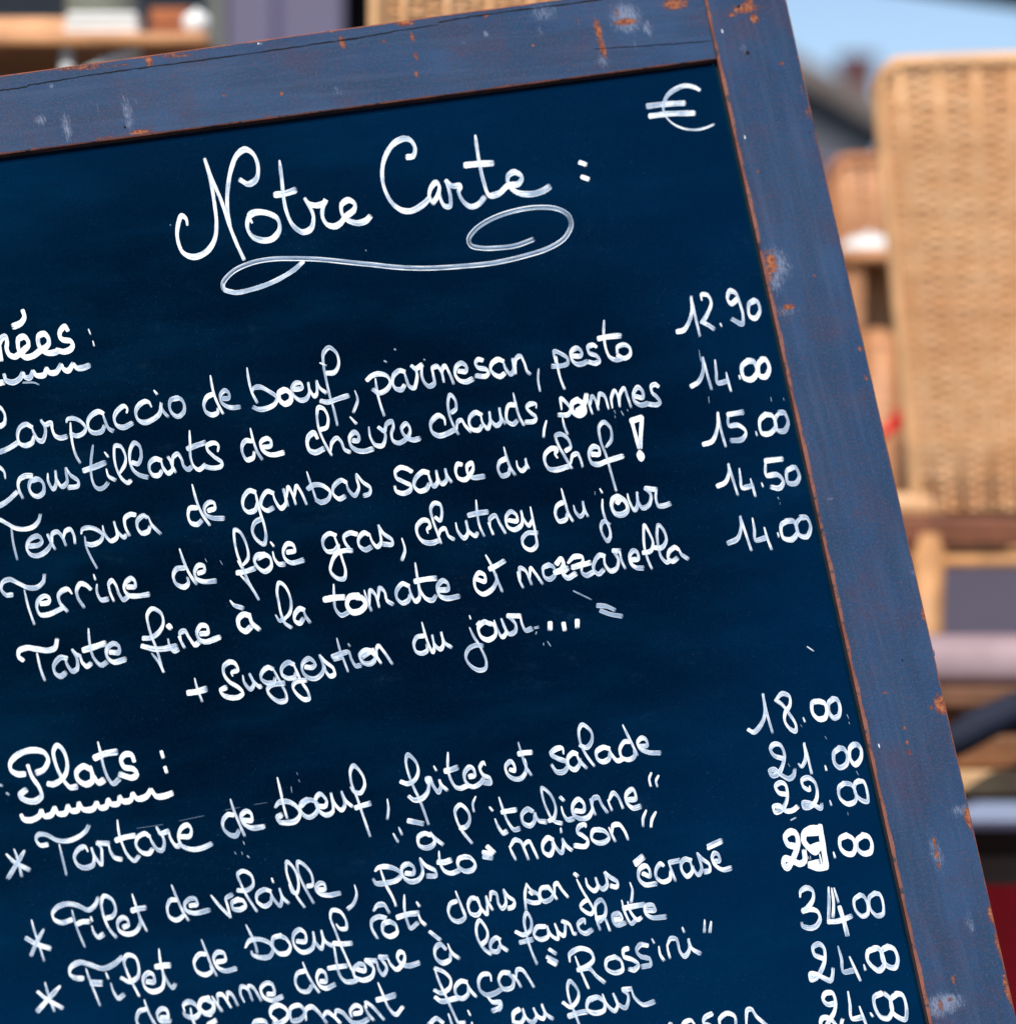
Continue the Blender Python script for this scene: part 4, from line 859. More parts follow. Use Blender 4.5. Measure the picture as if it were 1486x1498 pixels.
1.05,0:746.2,1125.9 752.1,1127.4 751.4,1118.5 746.2,1114.1 739.5,1121.5 741.7,1131.8 750.6,1139.2 761,1139.2 768.4,1130.3 769.1,1115.5
1.05,0:769.1,1115.5 766.9,1109.6
1,0:757.7,1085.9 762.5,1102.2 768.4,1120 777.3,1134.8
1.1,0:758.8,1102.9 766.9,1101.5 777.3,1100.7
1.12,0:824,1103.3 822.4,1095.2 814.3,1095.2 805.4,1103.3 815.9,1109.8 827.2,1114.6 829.6,1121.1 824,1129.1 814.3,1129.1 806.2,1118.6
1.1,0:843.4,1103.3 837.7,1101.7 830.4,1109.8 832.1,1121.1 840.1,1125.9 846.6,1119.4 848.2,1109.8
1.1,0:842.6,1100.9 846.6,1111.4 857.9,1124.3
1.02,0:848.2,1090.4 857.9,1093.6 865.2,1083.9 864.4,1071 851.4,1060.5 846.6,1067.8 848.2,1085.5 856.3,1103.3 869.2,1121.1
1.1,0:890.2,1095.2 882.1,1093.6 872.4,1100.1 873.2,1109.8 882.1,1114.6 890.2,1109.8 891.8,1100.1
1.1,0:889.4,1092.8 895,1104.9 903.1,1113 911.2,1109.8
1.05,0:920.1,1084.7 912.8,1085.5 906.4,1096.8 909.6,1108.1 919.3,1111.4 927.3,1106.5 927.3,1096.8
1.05,0:910.4,1060.5 919.3,1079.1 925.7,1092 932.2,1105.7
1.02,0:935.4,1092 945.9,1090.4 944.3,1082.3 937.8,1079.9 932.2,1087.1 936.2,1095.2 948.3,1100.9 965.3,1101.7''',
  'dish_line8': '''1.1,0:583.3,1210.3 588.5,1221.4
1.1,0:575.2,1219.2 582.6,1232.5
1.15,0:597.4,1200.7 618.9,1205.1
1.1,0:629.4,1221.9 621.4,1219.4 612.5,1224.3 612.5,1235.6 621.4,1240.4 631.1,1238 635.9,1230.8 629.4,1217.8
1.1,0:629.4,1217.8 637.5,1227.5 648,1235.6
1,0:673.1,1211.4 681.1,1209.8 686.8,1200.1 684.4,1187.1 673.1,1177.5 665.8,1185.5 668.2,1200.1 676.3,1216.2 690.8,1234
0.85,0:695.7,1165.3 691.6,1175.8 693.2,1188
1.12,0:715.9,1180.7 720.7,1186.3
1.12,0:723.9,1197.6 728,1208.1 736,1218.6 740.9,1216.2
1.05,0:729.6,1166.2 736,1185.5 742.5,1201.7 752.2,1213.8 759.5,1212.2
1.05,0:734.4,1188 744.1,1186.3 754.6,1184.7
1.1,0:778.8,1187.1 771.6,1183.9 763.5,1192 765.1,1203.3 774.8,1208.1 781.3,1201.7 782.1,1188.8
1.1,0:782.1,1188.8 787.7,1200.1 799,1202.5
0.95,0:803,1200.8 809.4,1197.5 812.7,1183 804.6,1162 792.5,1153.1 793.3,1165.2 799.8,1184.6 809.4,1200.8 821.6,1204.8
1.1,0:819.1,1166 824.8,1171.7
1.1,0:820.8,1179.8 824,1191.1 830.4,1199.1 838.5,1197.5
1.08,0:841.7,1186.2 853.1,1186.2 853.9,1176.5 845.8,1169.3 837.7,1178.1 838.5,1191.1 848.2,1197.5 859.5,1195.9 866,1184.6 863.6,1168.5
1.08,0:862.7,1168.5 866,1179.8 870.8,1192.7
1.08,0:866,1178.1 867.6,1168.5 874.1,1166.8 880.5,1178.1 888.6,1189.4
1.08,0:888.6,1170.1 891,1176.5 895,1186.2
1.08,0:890.2,1171.7 896.7,1160.4 903.1,1165.2 911.2,1183
1.1,0:919.3,1170.1 929,1168.5 928.2,1158.8 924.1,1154.7 916,1162 916,1173.3 925.7,1182.2 936.2,1179.8
0.95,0:952.4,1130.5 949.2,1139.4 951.6,1150.7
0.95,0:962.9,1134.5 959.2,1142.6 961.3,1151.5''',
  'dish_line9': '''0.92,0:46.6,1345.7 50.7,1361.1 57.1,1380.4 65.2,1406.3
1.15,0:38.6,1372.4 52.3,1380.4 74.1,1387.7
1.08,0.15:64.4,1359.4 55.5,1375.6 45.8,1398.2
1.05,0.1:104.8,1345.7 91.1,1349.8 79.8,1344.9 77.3,1336.8 84.6,1327.1 99.1,1322.3 113.7,1324.7 129.8,1331.2 139.5,1323.9 144.4,1312.6
0.9,0.2:105.6,1331.2 110.4,1349.8 116.9,1367.5 125,1386.1
1.05,0:112.9,1352.2 120.1,1348.9 131.4,1348.1
1.25,0:133.1,1340.9 135.5,1348.1
1.1,0:134.7,1354.6 137.9,1364.3 144.4,1370.8 151.6,1366.7
1.02,0:156.5,1343.3 165.4,1340.1 169.4,1330.4 163.7,1315.8 152.4,1311 148.7,1320.7 152.4,1341.7 160.5,1359.4 171,1371.6
1.05,0:181.5,1356.2 188,1353 186.4,1344.9 179.1,1342.5 172.6,1349.8 175,1361.1 186.4,1366.7 199.3,1362.7 205.7,1349.8 204.1,1340.1
1,0:193.6,1307.8 199.3,1325.5 205.7,1343.3 215.4,1362.7
1.1,0:193.6,1332 202.5,1329.6 213,1328
0.98,0:258.3,1316.7 250.2,1316.7 245.1,1326.8 248.2,1340.9 258.3,1346 268.4,1338.9 268.4,1326.8
0.98,0:251.2,1294.5 260.3,1316.7 268.4,1334.9 276.4,1347
0.98,0:278.5,1324.8 288.5,1322.8 286.5,1315.7 278.5,1314.7 270.4,1322.8 273.4,1331.9 284.5,1335.9 306.7,1331.3
0.98,0:308.7,1309.7 320.8,1324.8 338,1342
0.98,0:338,1342 333,1324.8 330.9,1314.7 340,1308.6
1.05,0:349.1,1315.7 340,1320.8 341,1328.8 351.1,1330.8 359.2,1324.8 355.2,1317.7 345.1,1316.7
0.95,0:348.1,1302.6 361.2,1302.6 370.3,1294.5 367.3,1280.4 355.2,1274.3 348.1,1279.4 353.2,1294.5 361.2,1310.7 376.4,1333.9
0.98,0:395.5,1303.6 386.5,1301.6 376.4,1308.6 376.4,1318.7 387.5,1325.8 395.5,1320.8 397.6,1309.7
0.98,0:394.5,1302.6 401.6,1316.7 409.7,1324.8 412.7,1314.7 408.7,1299.6
0.98,0:408.7,1299.6 413.7,1312.7 422.8,1321.8
1.1,0:397.6,1284.4 400,1291.5
0.92,0:422.8,1293.5 427.8,1304.6 433.9,1306.6 436.9,1292.5 429.9,1270.3 419.8,1261.2 418.8,1272.3 423.8,1290.5 433.9,1310.7 446,1327.8
0.95,0:450.1,1296.5 457.1,1294.5 456.1,1280.4 446,1266.2 435.9,1261.2 435.9,1274.3 444,1294.5 459.1,1321.8
0.98,0:467.2,1301.6 475.3,1300.6 474.3,1293.5 467.2,1292.5 462.2,1300.6 468.2,1307.6 480.3,1309.7 497.5,1306.6
0.88,0:518.7,1294.5 521.7,1308.6 516.7,1322.8 508.6,1329.8
1.08,0:548.7,1274.4 553.5,1269.5 564.8,1267.9 581,1272.7 586.6,1279.2 581,1287.3 568.1,1291.3 550.3,1292.1 545.5,1285.7
1.08,0:556.8,1272.7 560,1282.4 564.8,1295.4 574.5,1313.1 579.4,1326
1.05,0:593.9,1277.6 604.4,1277.6 605.2,1269.5 596.3,1263.9 588.3,1269.5 589.9,1282.4 600.4,1289.7 611.7,1287.3 618.1,1277.6 614.1,1255
1.05,0:614.1,1255 623,1266.3 636.7,1274.4 637.5,1280.8 624.6,1281.6
1.05,0:641.9,1245.3 644,1263.1 650.4,1274.4 660.1,1277.6 671.4,1273.6
1.15,0:640.8,1261.4 650.4,1261.4 659.3,1258.2
1.08,0:679.5,1253.4 671.4,1256.6 669.8,1266.3 679.5,1274.4 690.8,1272.7 694.9,1264.7 687.6,1255 677.9,1253.4
1.3,-0.2:712.6,1238.5 722.8,1247.7
1,0:706.6,1246.9 720.2,1248.8
1,0:707.3,1253.4 719.9,1255.3
1.08,0:744.8,1237.9 748.1,1246 754.5,1258.1
1.08,0:745.7,1239.5 752.9,1229 761,1231.4 767.5,1244.4 773.1,1258.1
1.08,0:765.8,1239.5 769.1,1233.1 773.9,1231.4 780.4,1242.7 786.8,1256.5
1.12,0:807.8,1228.2 801.4,1225.8 794.1,1234.7 794.9,1246 803.8,1250.8 808.6,1242.7 807.8,1231.4
1.12,0:807.8,1227.4 812.7,1239.5 820.8,1247.6 824,1237.9 822.4,1226.6
1.12,0:822.4,1226.6 828.8,1237.9 836.1,1244.4
1.3,0:819.9,1211.3 820.8,1218.5
1.12,0:856.3,1210.4 856.3,1206.4 847.4,1208.8 844.2,1216.9 853.1,1223.4 859.5,1229.8 856.3,1237.9 840.1,1237.1
1.05,0:877.3,1213.7 867.6,1215.3 865.2,1226.6 874.1,1233.1 885.4,1231.4 890.2,1225 883.7,1216.1 872.4,1213.7
1.1,0:890.2,1210.4 894.2,1220.1 899.9,1231.4
1.1,0:895,1220.1 896.7,1208 904.7,1206.4 912.8,1215.3 918.5,1229
0.95,0:944.8,1185.4 940.3,1197.5 940.3,1209.6
0.95,0:958.8,1187.8 953.2,1199.1 951.6,1210.4''',
  'dish_line10': '''1.1,0:66.3,1437 70.4,1452.4 80.1,1479.8
1.1,0:55.8,1450.8 67.1,1460.4 92.2,1475
1.1,0:88.1,1442.7 73.6,1458.8 55,1479.8
1.1,0.1:121.3,1431.4 110.8,1430.6 102.7,1424.9 104.3,1415.2 117.2,1408 131.7,1411.2 151.1,1416.8 167.3,1410.4 179.4,1399.9
0.95,0:126.1,1416.8 133.4,1437.8 147.1,1471.7
1.4,0:135,1437.8 148.7,1438.6
1.15,0:155.2,1422.5 159.2,1432.2
1.05,0:162.4,1437.8 166.5,1450.8 173.7,1460.4 181.8,1454.8
1.02,0:177.8,1430.6 189.9,1436.2 201.2,1429.8 203.6,1416.8 198,1400.7 186.7,1397.5 181.8,1405.5 186.7,1423.3 194.7,1439.4 204.4,1458
1.08,0:215.7,1436.2 225.4,1436.2 224.6,1426.5 217.3,1423.3 210.1,1431.4 212.5,1444.3 223.8,1450.8 236.7,1445.9 240,1434.6 238.3,1421.7
1,0:232.7,1387.8 235.1,1407.1 241.6,1429.8 252.9,1445.1 256.9,1439.4
1.2,0:228.7,1414.4 238.3,1412.8 248.8,1412
1,0:300.5,1396 292,1396 284.5,1407.3 288.3,1420.4 300.5,1426.1 309.9,1420.4 308,1411
1,0:294.9,1374.3 302.4,1394.1 309,1411 317.5,1428
1,0:318.4,1407.3 329.7,1404.4 327.8,1395 318.4,1393.1 312.8,1401.6 318.4,1414.8 329.7,1420.4 345.7,1416.7
1,0:359.9,1352.6 367.4,1367.7 374,1382.8 376.8,1395
1.02,0:358.9,1386.5 365.5,1376.2 380.6,1374.3 395.7,1380.9 399.4,1390.3 393.8,1399.7 380.6,1400.7 369.3,1396 368.3,1391.2
1.02,0:410.7,1368.6 400.4,1372.4 399.4,1384.6 408.9,1395 420.2,1394.1 424.9,1384.6 418.3,1373.3 407,1368.6
1.02,0:435.2,1377.1 446.5,1377.1 446.5,1365.8 438.1,1360.1 429.6,1367.7 430.5,1382.8 442.8,1393.1 456,1388.4 459.7,1375.2 457.9,1363
1.02,0:457.9,1363 460.7,1377.1 470.1,1387.5 472.9,1377.1 470.1,1361.1
1.02,0:470.1,1361.1 475.8,1377.1 488,1384.6
0.95,0:491.8,1351.7 497.4,1358.3 505.9,1358.3 506.8,1348.8 497.4,1333.8 486.1,1331.9 483.3,1341.3 489.9,1360.1 499.3,1384.6 506.8,1401.6 515.3,1420.4
1.05,0:488,1379.9 501.2,1380.9 514.4,1379.9
1.05,0:563.9,1343 554.2,1341.2 544.6,1346.5 543.7,1357 552.5,1373.6
1.12,0:546.4,1332.5 552.5,1324.6 561.2,1323.7 570,1336
1.08,0:570,1348.2 561.2,1351.7 560.4,1364 570,1370.1 580.5,1364 578.7,1353.5 568.2,1347.4
0.98,0:591.3,1308.9 591.9,1332.5 596.2,1350 600.6,1357.9 611.1,1350
1.1,0:581.4,1342.1 596.2,1337.7 612,1336
1.1,0:612,1336.9 615.5,1346.5 622.5,1353.5
1.4,0:609.4,1319.4 613.7,1326.4
0.98,0:667.1,1318.5 659.2,1322 655.7,1334.2 661,1344.7 671.5,1348.2 680.2,1341.2 676.7,1329
0.98,0:666.2,1303.6 673.2,1322 681.1,1343
1.02,0:697.7,1315 689.8,1314.1 684.6,1323.7 688.1,1336 697.7,1338.6 703,1330.7 697.7,1315
1.02,0:699.5,1315 703.8,1329 711.7,1336.9 712.6,1325.5 710.8,1310.6
1.02,0:710.8,1310.6 715.2,1322 720.5,1331.6
1.02,0:717,1318.5 718.7,1306.2 725.7,1308 729.2,1322 734.5,1329 739.7,1322 736.2,1301
1.02,0:736.2,1301 743.2,1311.5 752,1318.5 750.2,1326.4 743.2,1329
1,0:770,1292.5 767.6,1309.4 769.2,1332.1
1,0:770,1293.3 777.3,1303 787,1309.4 788.6,1319.1 780.5,1320.8 769.2,1317.5
1,0:774.1,1304.6 778.9,1309.4
1.02,0:801.5,1298.1 791.8,1299.8 789.4,1309.4 795,1318.3 804.7,1315.9 808.8,1307.8 801.5,1298.1
1.02,0:803.1,1296.5 809.6,1307.8 814.4,1315.9
1.02,0:811.2,1307.8 811.2,1294.9 814.4,1292.5 822.5,1303 830.6,1312.7
0.95,0:843.2,1286.2 851.3,1302.4 861,1318.5 867.5,1331.4 864.2,1337.1 854.5,1333.1 848.9,1326.6 852.9,1320.1 859.4,1316.1
1.1,0:840,1278.1 844.8,1282.2
1.08,0:856.2,1284.6 859.4,1295.9 869.1,1303.2 873.9,1297.5 870.7,1283.8
1.08,0:870.7,1283.8 875.5,1295.9 882,1300.8 887.6,1294.3 884.4,1276.5
1.08,0:884.4,1276.5 891.7,1283 903,1291.1 901.4,1297.5 892.5,1295.9
1.1,0:940.1,1278.1 949.8,1281.4 949,1271.7 943.4,1266.8 935.3,1271.7 933.7,1284.6 943.4,1294.3 959.5,1292.7
0.75,0:927.2,1261.2 939.3,1251
0.75,0:929.6,1266 942.1,1255.2
0.75,0:928.5,1263.6 940.5,1253.1
1.05,0:970,1266.8 966,1263.6 959.5,1271.7 959.5,1283 969.2,1290.3 978.9,1286.2 980.5,1273.3
1.05,0:977.3,1260.4 980.5,1270.1 987.8,1289.4
1.05,0:978.9,1262 993.4,1258.8
1.08,0:1009.6,1258.8 1001.5,1257.1 995.9,1263.6 997.5,1274.9 1004.7,1282.2 1011.2,1276.5 1012.8,1266.8
1.08,0:1008,1258 1012.8,1270.1 1020.9,1279.8 1025.7,1271.7 1019.3,1247.5
1.08,0:1019.3,1247.5 1027.3,1257.1 1037,1265.2 1037,1273.3 1029.8,1275.7
1.05,0:1043.5,1260.4 1051.6,1258.8 1050,1250.7 1044.3,1248.3 1041.1,1255.5 1045.1,1265.2 1056.4,1272.5 1068.5,1270.1
0.7,0:1034.6,1237.4 1055.1,1228.4
0.7,0:1035.1,1241.8 1055.6,1232.1''',
  'dish_line11': '''1,0:213.3,1476.6 204.2,1479.7 200.2,1492.8 206.2,1504.9
1,0:211.3,1462.5 218.4,1482.7 228.5,1500.8
1.05,0:236.5,1488.7 245.6,1487.7 244.6,1478.6 237.5,1475.6 230.5,1482.7 234.5,1492.8 249.7,1493.8
1.08,0:270.8,1480.7 268.8,1470.6 276.9,1465.5 287,1470.6 292,1480.7 285,1488.7 270.8,1484.7 268.8,1479.7
1.08,0:278.9,1474.6 280.9,1486.7 287,1504.9
1.15,-0.2:305.2,1460.5 295.1,1463.5 292,1473.6 301.1,1482.7 311.2,1478.6 312.2,1468.5 301.1,1461.5
1.15,-0.2:301.1,1482.7 309.2,1483.7
1.02,0:310.2,1457.4 317.3,1468.5 325.4,1479.7
1.02,0:319.3,1470.6 319.3,1455.4 325.4,1455.4 338.5,1474.6
1.02,0:333.4,1462.5 333.4,1452.4 339.5,1455.4 348.6,1471.6
1.02,0:357.7,1466.5 351.6,1452.4 353.6,1443.3 361.7,1446.3 369.8,1464.5
1.02,0:363.7,1448.4 363.7,1442.3 369.8,1444.3 382.9,1464.5
1.02,0:392,1454.4 401.1,1453.4 398,1440.3 390,1438.3 381.9,1446.3 385.9,1458.5 398,1463.5 413.2,1458
0.98,0:445.6,1420.4 435.2,1424.2 432.4,1437.4 439,1448.7 450.3,1450.6 456.9,1441.2
0.98,0:442.8,1407.3 450.3,1426.1 457.9,1439.3 467.3,1452.5
1,0:469.2,1435.5 476.7,1435.5 475.8,1424.2 468.2,1420.4 463.5,1429.9 467.3,1441.2 476.7,1445.9 489.9,1440.2
1,0:488.6,1383.2 491.3,1400.7 496.5,1425.2 505.2,1435.7 517.5,1435.7 524.5,1432.2
1,0:480.8,1416.5 493,1414.7 507.9,1413
1.05,0:522.7,1418.2 533.2,1420 533.2,1413 526.2,1410.3 517.5,1418.2 519.2,1428.7 531.5,1434 543.7,1428.7 546.4,1416.5 534.1,1404.2
1.05,0:535,1405.1 550.7,1406
1.05,0:550.7,1406 554.2,1418.2 560.4,1426.1 565.6,1416.5 555.1,1399.9
1.05,0:555.1,1399.9 566.5,1400.7
1.05,0:566.5,1400.7 571.7,1411.2 580.5,1418.2 591,1406 591,1395.5 584.9,1392.9 581.4,1400.7 587.5,1410.3 598,1413 612.9,1408.6
1.08,0:652.2,1388.5 643.5,1381.5 636.5,1388.5 637.3,1400.7 647,1408.6 657.5,1404.2 659.2,1393.7
1.08,0:654.8,1380.6 661,1393.7 671.5,1402.5
1.08,0:628.6,1363.1 644.3,1375.4
0.98,0:704.7,1381.5 711.7,1374.5 712.6,1362.2 701.2,1346.5 696.8,1355.2 698.6,1372.7 708.2,1388.5 718.7,1396.4
1.05,0:731,1374.5 725.7,1371.9 717.8,1379.7 718.7,1390.2 727.5,1392 731.8,1383.2
1.05,0:729.2,1371 732.7,1383.2 742.3,1391.1
1,0:754.4,1363.3 765.5,1367.7 775.5,1361.1 776.6,1345.5 770,1335.5 766.6,1345.5 770,1367.7 776.6,1389.9 785.5,1411
1,0:761.1,1378.8 778.9,1374.4
0.98,0:796.6,1355.5 785.5,1356.6 781.1,1367.7 790,1374.4 801.1,1370 800,1354.4
0.98,0:800,1354.4 805.5,1367.7 815.5,1373.3 815.5,1363.3 811.1,1351.1
0.98,0:811.1,1351.1 816.6,1363.3 824.4,1368.8 826.6,1356.6 825.5,1347.8
0.98,0:822.2,1347.8 832.2,1352.2 838.8,1365.5 842.1,1366.6
1.05,0:855.5,1352.2 854.4,1345.5 845.5,1352.2 847.7,1361.1 856.6,1365.5 865.5,1360
1,0:872.1,1343.3 883.2,1341.1 885.5,1325.5 878.8,1316.7 871,1323.3 872.1,1343.3 877.7,1361.1
1,0:876.6,1347.8 883.2,1343.3 892.1,1362.2
1.05,0:898.8,1345.5 908.8,1343.3 905.4,1336.6 896.6,1338.9 896.6,1347.8 903.2,1353.3 914.3,1350
0.95,0:908.8,1316.7 914.3,1336.6 923.2,1351.1 929.9,1345.5
0.95,0:917.7,1318.9 921,1332.2 932.1,1345.5 937.6,1342.2
0.95,0:921,1290.9 924.5,1302.2 922.8,1321.1
1.1,0:912.1,1328.9 927.6,1325.5 942.1,1323.3
1.02,0:945.4,1332.2 957.6,1331.1 954.3,1324.4 944.3,1325.5 943.2,1334.4 952.1,1342.2 973.2,1341.5''',
  'dish_line14': '''1.1,0:404.1,1492.8 396,1484.7 398,1474.6 408.1,1470.6 420.2,1478.6 420.2,1488.7 408.1,1496.8 400.1,1496.8
1.05,0:367.8,1504.9 373.8,1494.8 387.9,1494.8 394,1506.9
1.02,0:423.7,1480.9 427.7,1493.1 439.8,1491 445.9,1480.9 437.8,1470.8 425.7,1474.9 423.7,1489
1.08,0:447.9,1493.1 447.9,1476.9 456,1472.9 468.1,1483 478.2,1497.1
1.08,0:472.1,1489 478.2,1480.9 486.2,1485 498.4,1497.1
1.08,0:490.3,1489 492.3,1478.9 500.4,1480.9 514.5,1495.1 526.6,1497.1 538.7,1491
1.02,0:518.5,1483 527.6,1480.9 528.6,1474.9 520.6,1470.8 512.5,1478.9 514.5,1489
1,0:532.7,1470.8 538.7,1483 546.8,1493.1
1,0:536.7,1474.9 534.7,1466.8 542.8,1470.8 562,1492
1,0:552.9,1437.5 560.9,1456.7 569,1474.9 579.1,1484 589.2,1472.9
1.15,0.1:551.9,1462.8 565,1459.7 578.1,1455.7''',
  'dish_line15': '''1.05,0:305.2,1498.8 316.3,1492.8''',
  'dish_line12': '''1,0:635.6,1448.6 645.7,1452.7 657.8,1444.6 658.9,1432.5 649.8,1422.4 635.6,1416.3
1,0:635.6,1416.3 641.7,1434.5 651.8,1456.7 659.9,1474.9 670,1497.1
1.12,0:636.6,1458.7 645.7,1464.8 661.9,1461.8 670,1459.7
1.02,0:682.1,1436.5 674,1435.5 665.9,1444.6 667.9,1456.7 676,1460.8 684.1,1454.7 685.1,1442.6
1.02,0:682.1,1436.5 688.1,1448.6 697.2,1458.7
1.05,0:718.4,1435.5 716.4,1426.4 706.3,1425.4 700.2,1434.5 702.3,1448.6 712.4,1455.7 724.5,1452.7 732.5,1447.6
1.05,0:712.4,1457.7 720.4,1465.8 732.5,1466.8 730.5,1473.9 720.4,1478.9
1.02,0:744.7,1423.4 734.6,1423.4 729.5,1434.5 736.6,1446.6 748.7,1444.6 750.7,1432.5 742.6,1423.4
1,0:750,1425.5 756.6,1434.4 762.2,1444.4
1,0:754.4,1434.4 756.6,1418.8 763.3,1418.8 772.2,1429.9 781.1,1444.4
1,0:803.3,1388.8 813.3,1395.5
1,0:800,1399.9 815.5,1407.7
1,0:802.2,1405.5 813.3,1412.2
1,0:841,1398.8 847.7,1416.6 861,1446.6
1.08,0:833.3,1407.7 833.3,1396.6 847.7,1387.7 863.2,1392.2 867.7,1403.3 858.8,1413.3 845.5,1418.8
1.08,0:845.5,1418.8 861,1416.6 872.1,1427.7 884.3,1437.7
1.05,0:898.8,1399.9 887.7,1404.4 886.6,1416.6 898.8,1423.3 909.9,1418.8 907.7,1405.5 896.6,1398.8
1.08,0:917.7,1387.7 912.1,1389.9 912.1,1398.8 925.4,1404.4 933.2,1411 927.6,1418.8 919.9,1417.7
1.08,0:946.5,1383.3 936.5,1382.2 931,1391.1 936.5,1398.8 949.9,1403.3 951,1411 938.7,1414.4
1.1,0:953.2,1373.3 956.5,1380
1.1,0:963.2,1384.4 965.4,1396.6 971,1405.5
1.08,0:975.4,1381.1 976.5,1389.9 979.8,1402.2
1.08,0:975.4,1383.3 980.9,1373.3 988.7,1374.4 994.3,1392.2 1000.9,1398.8 1007.6,1389.9 1006.5,1373.3
1.08,0:1006.5,1373.3 1012,1387.7 1024.2,1395.5
1.2,0:997.6,1356.6 1000.5,1364.4
1,0:1030.2,1345.5 1029.8,1364.4
1,0:1039.8,1347.8 1037.6,1364.4''',
  'dish_line13': '''1.02,0:758.9,1475.4 751.1,1485.4 752.2,1494.3 761.1,1496.5 766.6,1487.7 764.4,1475.4
1.02,0:764.4,1475.4 770,1489.9 778.9,1495.4 784.4,1487.7 780,1474.3
1.02,0:780,1474.3 787.7,1487.7 794.4,1489.9 796.6,1483.2 792.2,1468.8
1.02,0:792.2,1468.8 798.8,1483.2 808.8,1491
0.98,0:823.3,1466.6 834.4,1473.2 844.4,1463.2 845.5,1449.9 833.3,1435.5 829.9,1443.2 832.2,1461 841,1483.2 847.7,1501
1.15,0:832.2,1486.5 845.5,1482.1 857.7,1479.9
1.08,0:872.1,1458.8 861,1463.2 858.8,1476.6 869.9,1482.1 883.2,1477.7 883.2,1465.5 872.1,1458.8 863.2,1463.2
1,0:881,1454.3 887.7,1469.9 898.8,1478.8 903.2,1469.9 896.6,1453.2
1,0:896.6,1453.2 903.2,1467.7 914.3,1474.3 918.8,1463.2 917.7,1454.3 911,1448.8
1,0:911,1447.7 923.2,1446.6
1,0:923.2,1446.6 927.6,1458.8 941,1469.9 956.5,1465.5
1,0:730,1463.2 733.3,1469.9 728.9,1478.8
1.08,0:1015.7,1498.4 1010,1492.8 1000.6,1496.5 996.8,1506
1.08,0:1040.2,1483.3 1030.7,1489 1028.9,1496.5 1038.3,1500.3
1.08,0:1053.4,1504.1 1052.4,1490.9 1062.8,1482.4 1074.1,1487.1 1076,1500.3
1.08,0:1091,1500.3 1092.9,1477.7 1098.6,1476.7 1106.1,1487.1 1121.2,1500.3
1.08,0:978.9,1497.5 981.8,1499.4
1.05,0:647.8,1496.1 637.7,1490 627.6,1499.1
1.05,0:655.8,1483 661.9,1501.1
1.05,0:684.1,1477.9 688.1,1486
1.1,0:758.8,1476.9 750.7,1483 750.7,1497.1
1,0:672,1497.1 680.1,1496.7
1,0:690.1,1495.1 690.6,1501.1''',
  'price6': '''1.08,0:1094.1,1067.4 1102.2,1071.1 1114.1,1057.7 1118.5,1042.9 1115.5,1014.8
1.08,0:1115.5,1014.8 1120,1038.5 1129.6,1072.5
1.05,0:1133.3,1025.2 1143.7,1014.8 1154,1019.2 1154.8,1031.1 1148.1,1042.9 1147.4,1054.8 1155.5,1066.6 1162.9,1069.6 1163.6,1060.7 1154,1044.4 1143.7,1031.1 1134.8,1024.4
1.15,0:1174.3,1049.6 1177,1056.3
1.15,-0.1:1197,1025.9 1188.1,1028.1 1188.1,1042.9 1197,1051.8 1205.8,1050.3 1208.8,1041.5 1205.8,1029.6 1195.5,1025.2
1.15,-0.1:1217.7,1022.9 1211.8,1028.1 1211.8,1041.5 1219.2,1050.3 1225.8,1047.4 1228,1035.5 1223.6,1023.7 1216.2,1022.2''',
  'price7': '''1.12,0:1143.7,1109.6 1131.8,1105.1 1126.6,1096.2 1131.8,1088.8 1140.7,1090.3 1146.6,1102.2 1145.1,1117 1137.7,1131.8 1128.9,1134.7 1125.2,1128.8 1131.8,1125.8 1143.7,1134.7 1154,1139.2 1159.9,1134.7 1162.2,1125.1
1.08,0:1167.3,1117 1171.8,1121.4 1177.7,1109.6 1175.5,1086.6
1.08,0:1175.5,1086.6 1180.7,1106.6 1186.9,1132.5
1.08,0:1206.3,1119.9 1208.5,1127.3
1.15,-0.1:1226.6,1094.8 1219.2,1102.2 1220.6,1117 1228,1122.9 1236.9,1118.4 1239.2,1106.6 1234,1096.2 1225.1,1094
1.15,-0.1:1248.8,1088.8 1242.9,1094.8 1242.9,1109.6 1250.3,1118.4 1257.7,1111 1259.1,1097.7 1253.2,1089.6 1245.8,1090.3''',
  'price8': '''1.12,0:1149.6,1162.1 1139.2,1159.9 1134,1151 1140.7,1145.1 1148.1,1148 1151.1,1159.9 1149.6,1173.2 1142.2,1185.1 1133.3,1188 1131.1,1180.6 1139.2,1179.1 1149.6,1186.5 1159.9,1185.1 1165.9,1179.9
1.1,0:1183.6,1149.5 1183.6,1155.5 1174.8,1151 1172.5,1142.1 1180.7,1137.7 1190.3,1143.6 1194.7,1156.9 1192.5,1171.7 1183.6,1180.6 1174.8,1180.6 1174.8,1174.7 1185.1,1175.4 1194,1179.9 1199.9,1182.1 1201.4,1175.4
1.1,0:1213.2,1171 1215.5,1178.4
1.08,0:1234,1145.8 1226.6,1152.5 1228,1167.3 1239.9,1176.2 1250.3,1171.7 1251,1159.9 1244.3,1148 1232.5,1145.8
1.08,0:1256.2,1142.1 1250.3,1146.6 1250.3,1159.9 1259.1,1170.3 1268,1172.5 1267.3,1155.5 1262.1,1143.6 1254.7,1142.9''',
